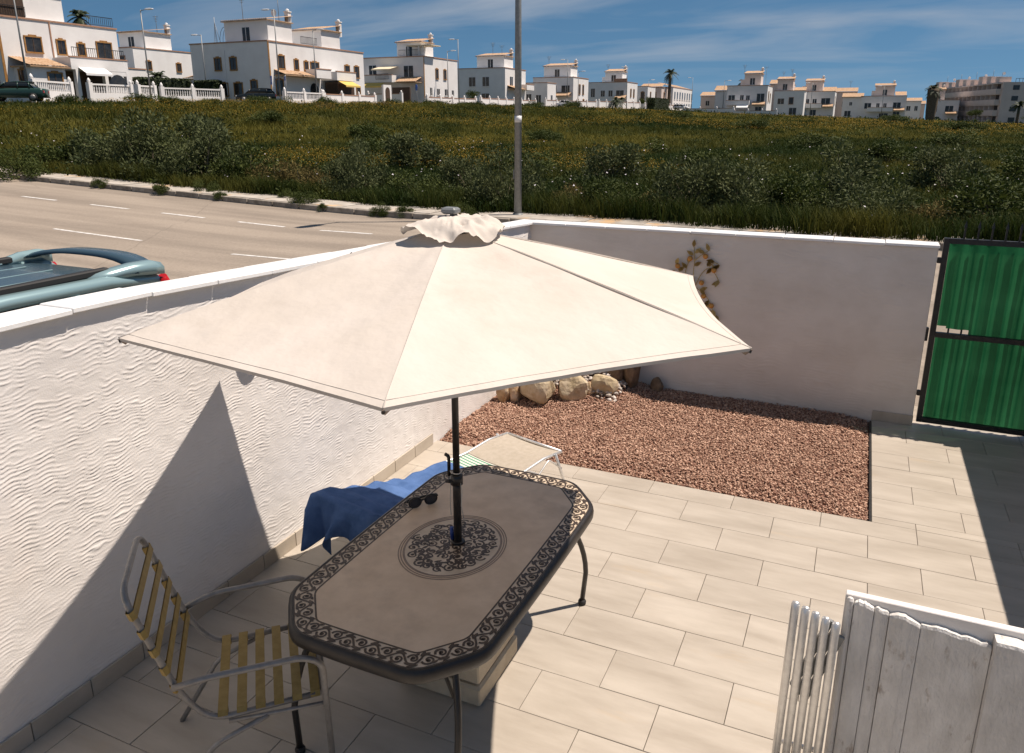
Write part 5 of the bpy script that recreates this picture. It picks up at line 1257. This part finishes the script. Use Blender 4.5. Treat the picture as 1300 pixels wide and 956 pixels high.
# H2: long house with blank shaded end wall
h = house('long white house with brown-trimmed windows in its shaded end wall', -66.1, 76.8, 5.05, 12.2, 19.6, 6.4, trim='h_terra',
          front=[(4.3, 3.35, .95, 1.35, OC), (6.75, 3.35, .95, 1.35, OC), (2.5, .45, .8, 1.3, OC), (4.9, .35, 1.2, 1.4, OC), (7.2, .35, 1.2, 1.4, OC), (9.7, .2, .9, 1.8, OC), (-.9, .4, 1.0, 1.5, OC)],
          side=[(2.2, 3.5, 1.1, 1.4, OC), (5.0, 3.5, .7, 1.1, OC), (6.9, 3.5, .7, 1.0, OC), (8.6, 3.3, 1.6, 1.2, OC), (15.6, 3.1, 1.0, 1.4, OC), (17.8, 3.1, 1.0, 1.4, OC), (15.6, .6, .8, 1.3, OC), (18.0, .6, .8, 1.2, OC), (1.6, .4, 1.2, 1.7, OC)], pent=(-7.5, -.8, 1.2, 5.6, 2.5))
MB().box(-13.9, -12.202, .4, 6, -1.5, 2.5).build('side_wing', M['h_white'], h); tiled_roof(h, -14.2, -12.2, .1, 3.0, 2.5, .7, 'F')
fbox(MB(), 'S', -.02, .2, 0, 6.38, .002, .05).build('corner_trim', M['h_ochre'], h)
fbox(MB(), 'F', -6.8, -6.68, .2, 5.6, .002, .09).build('downpipe', M['h_white'], h)
tiled_roof(h, .0, 1.8, .8, 6.4, 2.7, .6, 'S'); balcony(h, 'S', 6.6, 9.6, 2.75, 1.8); balcony(h, 'S', 10.0, 14.2, 2.6, 2.4)
awning(h, 'S', 10.2, 13.4, 2.3, 1.2, 'awning_y', 2.4); arch_door(h, 'S', 8.2, -.6, 1.6, 2.6, .03); MB().box(.3, 2.3, 10.2, 13.8, -.8, 2.2).build('porch_shade_block', M['h_wood'], h)  # solid dark block under the balcony stands in for the shade of the porch
MB().box(-5.4, -.5, 11.0, 15.0, 6.55, 8.7).build('roof_room', M['h_white'], h); tiled_roof(h, -5.7, -.2, 10.7, 15.2, 8.8, .8, 'F'); chimney(h, -.7, 15.2, 8.2, 1.8)
railing(h, 'S', 6.4, 9.6, 6.6, -.2); antenna(h, -5.5, 2.4, 9.0, 3.0); antenna(h, -.9, 3.5, 9.0, 2.8, 1); dish(h, -1.3, 3.2, 9.2)
mb = MB(); [mb.tube([(-9.3 + k * .5, 1.2, 6.6), (-9.0, 1.2, 9.0)], .03, 4) for k in range(3)]; mb.tube([(-9.0, 1.2, 6.6), (-9.0, 1.2, 9.6)], .04, 4); mb.build('aerial_mast', M['grey_paint'], h)
hoop = MB(); [hoop.tube([(-7.6 + q + 1.0 * math.cos(math.pi * k / 8), 1.4, 6.55 + 1.9 * math.sin(math.pi * k / 8)) for k in range(9)], .03, 4) for q in (0, .5)]; hoop.build('pergola_hoop', M['metal_black'], h)
# H3
h = house('white house with cream terrace awning and lit gable with two windows', -65.6, 112.2, 5.75, 11.4, 11.4, 6.3,
          front=[(1.8, 3.2, 1.4, 2.0, NO), (8.6, 3.3, 1.7, 1.7, NO)], side=[(4.2, 3.2, .8, 1.4, OC), (6.9, 3.2, .8, 1.4, OC), (2.2, .5, .7, 1.2, NO), (4.6, .6, .9, 1.0, NO), (7.2, .6, .9, 1.0, NO), (9.6, .6, .7, .9, NO)], pent=(-6.2, -1.6, 2.2, 6.0, 2.4))
balcony(h, 'F', -11.2, -4.6, 2.7, 2.2); awning(h, 'F', -8.2, -4.6, 5.0, 2.6, 'awning_c'); railing(h, 'F', -7.6, -5.2, 2.85, -2.25); awning(h, 'F', -9.6, -6.0, 2.4, 1.0, 'awning_y', -2.2); tiled_roof(h, -4.2, -.3, -2.2, -.05, 2.5, .8, 'F')
fbox(MB(), 'S', -.02, .2, 0, 6.28, .002, .05).build('corner_trim', M['h_ochre'], h); MB().box(-3.4, 1.2, .4, 3.6, 8.0, 8.12).build('terrace_pergola', M['awning_c'], h); [MB().box(x, x + .12, .5, .62, 6.5, 8.0).build('pergola_post', M['h_white'], h) for x in (-3.2, -1.2, -.4)]
railing(h, 'F', -4.6, -1.0, 6.5, .1); MB().box(-3.6, -.4, -3.8, -3.5, -1, 1.6).build('garden_shade', M['h_wood'], h)
# H4
h = house('white house with two dark arched windows and tiled roof room', -66.0, 144.1, 5.8, 10.8, 10.2, 6.3, front=[(3.6, 3.0, 1.4, 1.7, NO), (6.6, 3.0, 1.4, 1.7, NO), (6.5, .2, 1.6, 1.4, NO)], side=[(3, 3.0, 1.4, 1.8, NO), (7, 3.0, 1, 1.6, NO)], pent=(-7.2, -1.2, 2.2, 6.5, 2.4))
tiled_roof(h, .0, 2.0, 1.0, 6.0, 2.5, .6, 'S'); antenna(h, -4.5, 4, 9.2, 2.2); antenna(h, -2.5, 4, 9.2, 1.6, 1); balcony(h, 'S', 6.2, 10, 2.6, 2.0)
h = house('white garden house with dark arches left of the palm bush', -62.6, 158.0, 5.4, 5.6, 5, 4.4, front=[(1.4, .4, 1.1, 1.8, NO), (3.6, .4, 1.1, 1.6, NO)], side=[(2.5, .4, 1, 1.6, NO)])
# H5
h = house('white house with tiled porch and narrow lit gable', -60.6, 168.4, 5.15, 9.6, 10.3, 6.2, front=[(1.2, 3.0, 1.4, 2.0, NO), (3.3, 3.2, .9, 1.3, NO), (5.2, 3.2, .9, 1.3, NO), (7.8, 2.9, 1.9, 1.6, NO)], side=[(4.2, 2.8, .9, 1.9, OC), (6.6, 2.8, .9, 1.9, OC), (3, .2, .9, 1.4, OC), (7, .2, .9, 1.4, OC)], pent=(-7.8, -1.4, 2.0, 6.4, 2.5))
balcony(h, 'F', -9.4, -4.6, 2.4, 1.8); tiled_roof(h, -4.2, -.4, -2.0, -.05, 2.3, .8, 'F'); antenna(h, -7.4, 4, 9.4, 1.6)
# H6
h = house('white house with dark terrace screen and palm bushes in front', -55.5, 193.3, 5.0, 10.4, 9.5, 6.2, front=[(4.2, 2.9, 1.0, 1.4, NO), (6.2, 2.9, 1.0, 1.4, NO), (8.6, 2.8, 1.9, 1.5, NO), (1.6, 2.8, 1.0, 2.0, NO)], side=[(3.4, 2.9, .9, 1.7, OC), (6.2, 2.9, .9, 1.7, OC)], pent=(-6.4, -2.0, 2.2, 6.0, 2.6))
MB().box(-3.4, -.2, .2, .5, 6.35, 7.1).build('terrace_screen', M['h_terra'], h); tiled_roof(h, -2.8, .0, -2.0, -.05, 2.4, .8, 'F'); antenna(h, -6.6, 5, 8.8, 2.0)
h = house('plain pale house end behind the dark terrace screen', -53.6, 206.0, 5.0, 6.5, 8.0, 5.6, side=[(3.0, 2.7, .9, 1.5, OC)], front=[(5.2, 2.6, .8, 1.6, OC)])
h = house('ochre-trimmed house with tiled front left of the palm', -52.4, 216.0, 5.1, 5.6, 8, 5.6, wall='h_pink', front=[(1.4, 2.8, 1.0, 1.5, OC), (3.6, 2.8, 1.0, 1.5, OC)], side=[(3.0, 2.8, .9, 1.5, OC)])
tiled_roof(h, -5.9, .2, -.4, 3.0, 5.8, .9, 'F')
h = house('long lit terrace row with arches right of the palm', -52.1, 228.4, 5.1, 7.0, 27.0, 6.0, side=[(2.6 + 3.4 * k, 2.9, 1.5, 2.0, NO) for k in range(8)] + [(2.6 + 3.4 * k, .2, 1.5, 1.6, NO) for k in range(8)], front=[(3.4, 2.9, 1.0, 1.4, NO)])
for k in range(4): tiled_roof(h, -4.6, -.2, .4 + 6.6 * k, 5.4 + 6.6 * k, 6.2, 1.2, 'S')
# far row on the right
h = house('narrow pale house with tiled top at the left end of the far row', -32.2, 205.0, 3.6, 3.9, 8, 5.6, front=[(.9, .4, 1.0, 1.2, NO)]); tiled_roof(h, -4.2, .3, -.3, 3.0, 5.75, 1.2, 'F')
h = house('white house with shaded balcony and leaning tree on its roof', -22.9, 199.0, 3.5, 9.4, 10, 6.6, front=[(1.2, 3.0, 1.5, 1.5, NO), (3.6, 3.0, .8, 1.5, NO), (5.0, 3.0, .8, 1.4, NO), (7.9, 3.0, 1.7, 1.8, NO), (7.6, .2, 1.4, 1.6, NO)], side=[(2.5, 3.0, .9, 2.2, OC), (6, 3.0, .9, 1.8, OC)], pent=(-5.8, -2.0, 2, 6.5, 2.8))
balcony(h, 'F', -9.2, -3.8, 2.4, 1.8); awning(h, 'F', -6.6, -3.9, 2.2, 1.0, 'awning_w', -1.8); tiled_roof(h, -3.2, -.3, -1.8, -.05, 2.3, .7, 'F'); antenna(h, -6.2, 4, 9.8, 1.8); antenna(h, -1.0, 3, 6.8, 4.2, 1)
h = house('white house with broad chimney next to the lit narrow wall', -16.6, 226.0, 3.45, 7.6, 9, 6.2, front=[(1.8, 2.9, 1.6, 1.4, NO), (4.4, 2.9, 1.0, 1.6, TE), (5.0, .2, 1.8, 1.7, NO)], pent=(-7.2, -3.2, 1.5, 6, 3.0)); antenna(h, -4.0, 5, 9.4, 2.6); tiled_roof(h, -2.8, .2, .4, 4.0, 6.3, .9, 'F')
h = house('wide white house with four dark windows and stepped tiled top', -9.4, 233.6, 3.4, 11.6, 10, 6.2, front=[(2.0, 2.9, 1.9, 1.6, NO), (4.7, 2.9, 1.0, 1.4, NO), (6.6, 2.9, 1.0, 1.4, NO), (9.4, 2.9, 2.2, 1.6, NO), (3.2, .1, 2.2, 1.7, NO), (6.4, .1, 1.6, 1.4, NO)], side=[(3, 2.8, .9, 2.0, OC)], pent=(-7.8, -3.4, 2, 7, 2.8))
tiled_roof(h, -3.2, .1, 1.0, 5.0, 6.3, 1.2, 'F'); tiled_roof(h, -2.8, -.2, -2.0, -.05, 2.3, .7, 'F'); balcony(h, 'F', -10.5, -3.2, 2.2, 1.6)
h = house('low cream house with tiled eaves beside the wide white one', -2.6, 249.0, 3.0, 5.2, 9, 5.4, front=[(2.2, 3.2, .7, .9, NO), (1.6, .2, 1.6, 1.5, NO)]); tiled_roof(h, -5.5, .2, -.5, 4.0, 5.5, 1.1, 'F')
h = house('white house with red-tiled roof room and dark garage arch', 8.6, 248.6, 2.6, 11.6, 10, 6.0, front=[(1.9, 2.7, 1.7, 1.5, NO), (4.5, 2.7, .8, 1.4, NO), (6.3, 2.7, .8, 1.4, NO), (9.3, 2.7, 1.9, 1.6, NO), (6.2, -.2, 2.2, 1.6, NO), (9.4, -.2, 1.6, 2.0, NO)], pent=(-8.2, -3.2, 2, 7, 2.8))
tiled_roof(h, -3.0, -.1, .6, 4.6, 6.2, 1.1, 'F'); balcony(h, 'F', -9.8, -3.2, 2.1, 1.6); tiled_roof(h, -3.0, -.3, -1.8, -.05, 2.2, .7, 'F')
h = house('small pinkish house in the gap left of the thick palm', 14.6, 272.0, 2.3, 3.6, 7, 4.4, wall='h_pink', front=[(1.8, .6, 1.0, 1.4, NO)]); tiled_roof(h, -3.8, .2, -.3, 2.5, 4.55, .9, 'F')
h = house('narrow white house between the thick palm and the apartment block', 24.8, 286.0, 2.1, 8.2, 9, 6.0, front=[(1.6, 2.6, 1.3, 1.6, NO), (5.6, 2.6, 2.2, 1.7, NO), (2.2, -.2, 2.0, 1.2, NO)], pent=(-7.9, -4.2, 1.5, 6, 3.2)); tiled_roof(h, -3.6, -.2, -2.0, -.05, 2.0, .7, 'F')
h = house('white house set back in the far row between two tiled ones', -4.6, 262.0, 3.0, 7.5, 9, 7.2, wall='h_pink', front=[(1.6, 3.0, 1.2, 1.5, NO), (4.4, 3.0, 1.2, 1.5, NO)]); tiled_roof(h, -7.8, .3, -.4, 3.5, 7.35, 1.2, 'F'); antenna(h, -2, 4, 8.4, 2.2)
h = house('tall pinkish house behind the broad chimney house', -21.0, 240.0, 3.5, 6.0, 9, 8.4, wall='h_pink', front=[(2.0, 5.0, 1.2, 1.5, NO)]); tiled_roof(h, -6.3, .3, -.4, 3.5, 8.55, 1.2, 'F'); antenna(h, -3, 4, 9.6, 2.4)
h = house('pinkish house end beyond the street left of the far row', -38.6, 236.0, 3.6, 7.0, 9, 5.2, wall='h_pink', front=[(2.0, 2.6, 1.0, 1.3, NO), (4.6, 2.6, 1.0, 1.3, NO)]); tiled_roof(h, -7.3, .3, -.4, 3.5, 5.35, 1.1, 'F')
h = house('low white house closing the row before the thick palm', 13.0, 262.0, 2.4, 4.6, 8, 5.0, front=[(1.4, 2.4, 1.0, 1.3, NO), (3.4, 2.4, .8, 1.3, NO)]); tiled_roof(h, -4.8, .2, -.3, 3.0, 5.15, .9, 'F')
for lab, x, y in (('far street lamp before the wide white house', -14.0, 214.0), ('far street lamp before the red-roofed house', 2.4, 226.0)): lamp((x, y, Z(x, y)), 8.2, R(180), lab)
# apartment block (its balcony front runs off to the far left)
ap = thing('apartment_block', 'pinkish four-storey apartment block with long rows of balconies', 'apartment block', (33.6, 268.0, .2), R(14))
MB().box(0, 60, 0, 60, -2, 12.4).build('wall', M['h_pink'], ap)
for fl_ in range(4):
    z = .8 + fl_ * 2.95
    bc = MB(); bc.box(-1.4, -.002, .8, 59, z - .3, z + .95); bc.build('balcony', M['h_pink'], ap)
    for k in range(16):
        y = 1.6 + 3.55 * k
        MB().box(-.06, -.003, y, y + 2.3, z + .96, z + 2.25).build('balcony_opening', M['h_glass'], ap)
        MB().box(-1.38, -.07, y + 2.7, y + 2.95, z + .952, z + 2.48).build('balcony_divider', M['h_pink'], ap)
    MB().box(-1.3, -.004, .8, 59, z + 2.3, z + 2.64).build('slab_edge', M['h_pink'], ap)
    for x in (2.6, 9.0): MB().box(x, x + 1.7, -.05, -.003, z + .6, z + 1.9).build('window', M['h_glass'], ap)
for k in range(9):
    y = 2 + 6.3 * k; MB().box(-.4, 2.6, y, y + 3.2, 12.402, 13.9 + (k % 3) * .35).build('roof_turret', M['h_pink'], ap)
    MB().tube([(.4, y + 1, 13.8), (.4, y + 1, 15.2 + (k % 2))], .05, 5).build('antenna', M['grey_paint'], ap)
mb = MB(); mb.box(3, 40, .05, .15, 13.3, 13.4); [mb.box(3 + .9 * k, 3.08 + .9 * k, .05, .15, 12.402, 13.3) for k in range(41)]; mb.build('roof_railing', M['metal_black'], ap)
for k in range(4): dish(ap, 1.2, 4 + 13 * k, 14.2)

# ------------------------------------------------------------------ garden balustrades and front walls
bal = MB(); bal.lathe([(.05, 0), (.075, .10), (.045, .22), (.07, .42), (.045, .60), (.06, .66)], 6); 
def balustrade(label, p0, p1, z0, open_=True, hgt=1.25):
    p0 = Vector(p0); p1 = Vector(p1); L = (p1 - p0).length; a = math.atan2(p1.y - p0.y, p1.x - p0.x)
    w = thing('garden_balustrade' if open_ else 'front_wall', label, 'balustrade' if open_ else 'wall', (p0.x, p0.y, z0), a, 'garden walls of the houses')
    low = .55 if open_ else hgt
    MB().box(0, L, -.1, .1, -1.2, low).build('plinth', M['h_white'], w)
    if open_:
        mb = MB(); n = int(L / .26)
        for k in range(n):
            x = .2 + (L - .4) * k / max(n - 1, 1); mb.add([(v[0] + x, v[1], v[2] + low) for v in bal.v], bal.f, True)
        mb.build('balusters', M['h_white'], w)
        MB().box(0, L, -.11, .11, low + .662, low + .80).build('handrail', M['h_white'], w)
    else: MB().box(-.02, L + .02, -.15, .15, low + .002, low + .10).build('wall_coping', M['h_terra' if not open_ else 'h_white'], w)
    n = max(1, round(L / 3.6))
    for k in range(n + 1):
        x = L * k / n; mb = MB(); mb.box(x - .2, x + .2, -.2, .2, -1.2, low + .88 if open_ else low + .22); mb.lathe([(.12, low + (.88 if open_ else .22)), (.17, low + (1.0 if open_ else .34)), (.11, low + (1.14 if open_ else .46)), (.03, low + (1.28 if open_ else .58))], 8, (x, 0)); mb.build('pier', M['h_white'], w)
    return w
balustrade('white balustrade before the tiled porch of the big house', (-62.3, 44.0), (-64.2, 48.8), 4.35)
balustrade('white balustrade before the curved balcony of the big house', (-65.2, 51.5), (-65.2, 56.0), 4.4)
balustrade('short white balustrade at the end of the big house garden', (-66.5, 57.9), (-67.1, 60.4), 4.5)
balustrade('long white balustrade before the clipped dark hedge', (-66.9, 61.2), (-65.4, 68.0), 4.4)
balustrade('white balustrade before the house with the yellow awning', (-62.6, 75.0), (-62.6, 82.0), 4.35)
balustrade('plain white wall past the yellow awning', (-62.6, 82.3), (-62.9, 94.0), 4.3, False)
balustrade('white front wall below the cream terrace awning', (-76.0, 107.2), (-66.8, 107.2), 4.8, False, 1.5)
balustrade('white street wall below the lit gable', (-63.0, 108.5), (-62.4, 124.0), 4.5, False, 1.3)
balustrade('long white wall before the garden with dark arches', (-62.4, 126.0), (-62.0, 150.0), 4.5, False, 1.5)
balustrade('white wall behind the white parked car', (-61.0, 153.0), (-56.4, 172.0), 4.4, False, 1.8)
balustrade('white wall with brown coping left of the dark gateway', (-56.2, 173.5), (-52.4, 194.0), 4.4, False, 1.9)
balustrade('low pale wall below the tall palm', (-51.8, 197.0), (-48.4, 226.0), 4.8, False, 1.2)
balustrade('pale street wall at the left end of the far row', (-42.0, 197.0), (-30.0, 196.0), 3.0, False, 1.9)
balustrade('pale garden wall before the shaded balcony house', (-29.5, 194.0), (-20.0, 194.0), 2.7, False, 1.6)
mb = MB(); mb.box(0, 1.9, 0, .3, -.5, 2.3); gpost = thing('gateway', 'white arched garden gateway past the yellow awning house', 'gateway', (-62.7, 96.0, 4.9), R(88)); mb.build('wall', M['h_white'], gpost); arch_door(gpost, 'F', .95, 0, 1.1, 2.0, 0, 'h_wood')

# clipped hedges
def hedge(label, loc, sx, sy, sz, n=2600, rz=0):
    r = np.random.default_rng(int(abs(loc[0]) * 10)); P = r.uniform(-1, 1, (n, 3)); ax = r.integers(0, 3, n); P[np.arange(n), ax] = np.sign(P[np.arange(n), ax]) * r.uniform(.9, 1.03, n)
    P = P * [sx / 2, sy / 2, sz / 2] + [0, 0, sz / 2]; s = .13; A = r.normal(size=(n, 3)); B = r.normal(size=(n, 3)); A /= np.linalg.norm(A, axis=1, keepdims=True); B /= np.linalg.norm(B, axis=1, keepdims=True)
    V = np.stack([P - A * s, P + B * s, P + A * s, P - B * s], 1).reshape(-1, 3)
    h = thing('hedge', label, 'hedge', loc, rz, 'clipped hedges'); link('foliage', np_mesh('foliage', V, np.arange(n * 4).reshape(-1, 4), M['hedge'], False, np.repeat(r.beta(2, 3, n), 4)), h)
    MB().box(-sx * .46, sx * .46, -sy * .46, sy * .46, .02, sz * .94).build('inner_twigs', M['hedge'], h); return h
hedge('dark clipped hedge behind the long white balustrade', (-70.0, 64.2, 4.5), 5.5, 1.5, 2.3, rz=R(70)); hedge('dark hedge against the blank end wall', (-74.6, 75.4, 4.8), 3.2, 1.4, 2.3); hedge('low dark hedge below the tall palm', (-50.6, 206.0, 5.0), 2.0, 16, 2.6, 3000)
# palms
def palm(label, x, y, z, h, crown, nf=26, tr=.24, skirt=0.0):
    p = thing('palm_tree', label, 'palm tree', (x, y, z), random.uniform(0, 6), 'palm trees among the houses')
    pts = [(0.04 * math.sin(3 * t / 10), .03 * t / 10, -.3 + (h + .3) * t / 10) for t in range(11)]
    MB().tube(pts, [tr * (1.25 - .35 * t / 10 + (.05 if t % 2 else 0) + skirt * (t / 10) ** .5) for t in range(11)], 10).build('trunk', M['palm_trunk'], p)
    mb = MB(); rr = random.Random(int(x * 7 + y))
    for k in range(nf):
        a = 2 * math.pi * k * .618; el = R(rr.uniform(-45, 75)); L = crown * rr.uniform(.8, 1.1); pr = []
        for q in range(8):
            t = q / 7; rad = L * t * math.cos(el) * (1 - .1 * t); zz_ = L * t * math.sin(el) - .55 * L * t * t; pr.append(Vector((math.cos(a) * rad, math.sin(a) * rad, h + zz_)))
        for q in range(1, 8):
            c = pr[q]; tdir = (pr[q] - pr[q - 1]).normalized(); sd_ = Vector((-math.sin(a), math.cos(a), 0))
            for s in (-1, 1):
                for e in range(2):
                    b_ = pr[q - 1].lerp(c, e / 2); l = L * .30 * (1 - abs(q / 7 - .45)) ; tip = b_ + sd_ * s * l * .8 + tdir * l * .6 + Vector((0, 0, -l * .35))
                    mb.add([tuple(b_ - tdir * .09), tuple(b_ + tdir * .09), tuple(tip)], [(0, 1, 2)])
        mb.tube([tuple(v) for v in pr], .03, 4, False)
    mb.build('crown', M['palm_leaf'], p); return p
palm('fan palm rising behind the roof of the big house', -81.4, 64.3, 5.0, 8.5, 1.7); palm('short bushy palm between the big house and the hedge', -74.2, 67.6, 4.6, 2.6, 1.9)
palm('tall slender palm before the arched terrace row', -51.6, 222.0, 5.0, 9.6, 2.7, 30, .42); palm('thick palm with shaggy trunk on the far right', 11.4, 190.0, 2.4, 6.2, 2.1, 30, .55, 1.2)
palm('low palm bush before the dark terrace screen house', -53.8, 178.5, 4.8, 1.6, 2.2); palm('second low palm bush by the white wall', -54.8, 184.5, 4.9, 1.8, 2.2); palm('small palm at the corner of the apartment block', 27.2, 190.0, 1.9, 3.4, 1.9)
palm('leaning palm on the terrace of the shaded balcony house', -29.2, 203.5, 8.0, 3.0, 2.0)
# round trees among the houses
def tree(label, x, y, z, s, sz, k):
    t = thing('garden_tree', label, 'tree', (x, y, z), 0, 'garden trees'); lf, stm = sh_kinds['green'][k % 3]
    for nm, me, zz_ in (('crown', lf, .9 * sz), ):
        o = link(nm, me, t, (0, 0, zz_)); o.scale = (s, s, sz)
    MB().tube([(0, 0, -.3), (.05, 0, .9 * sz), (0, .05, 1.4 * sz)], [.14, .10, .05], 7).build('trunk', M['stem'], t)
tree('small dark tree beside the dark-windowed house', -70.8, 139.5, 5.2, 1.5, 1.3, 0); tree('round tree left of the palm', -52.8, 201.0, 4.9, 1.7, 1.5, 1); tree('grey-green tree before the apartment block', 25.0, 240.0, 1.8, 2.4, 1.6, 2); tree('dark tree at the foot of the apartment block', 33.0, 205.0, 1.4, 2.6, 1.2, 0)

# distant cars and signs
car('parked_car', 'dark estate car parked before the long house', (-61.4, 68.9, Z(-61.4, 68.9) + .45), R(-50), M['car_dark'], 'cars parked by the houses')
car('parked_car', 'green hatchback at the left edge before the big house', (-60.3, 41.2, Z(-60.3, 41.2) + .4), R(-50), M['car_green'], 'cars parked by the houses', estate=False)
car('parked_car', 'small white car before the white wall', (-56.6, 153.5, Z(-56.6, 153.5) + .55), R(100), M['car_white'], 'cars parked by the houses', estate=False)
car('parked_car', 'white van-like car below the tall palm', (-46.4, 214.0, Z(-46.4, 214.0) + .6), R(80), M['car_white'], 'cars parked by the houses')
for lab, x, y, kind in (('blue square parking sign before the long house', -59.8, 69.7, 0), ('blue direction sign beside the tall street lamp', -58.4, 70.3, 1), ('round blue sign below the cream awning house', -61.5, 103.0, 2)):
    s = thing('road_sign', lab, 'sign', (x, y, Z(x, y)), R(-38), 'road signs'); MB().tube([(0, 0, 0), (0, 0, 3.3)], .04, 8).build('post', M['grey_paint'], s)
    if kind < 2:
        MB().bevbox(-.42, .42, -.06, -.03, 2.3, 3.2, .01).build('sign_plate', M['sign_blue'] if kind == 0 else M['sign_white'], s); 
        if kind == 1: MB().bevbox(-.36, .36, -.07, -.061, 2.72, 3.12, .003).build('sign_panel', M['sign_blue'], s)
        else: MB().box(-.12, .12, -.066, -.061, 2.55, 2.95).build('sign_symbol', M['sign_white'], s)
    else:
        o = MB().lathe([(.02, -.02), (.45, -.02), (.45, .02), (.02, .02)], 20).build('sign_plate', M['sign_blue'], s, (0, -.06, 2.9)); o.rotation_euler = (R(90), 0, 0)
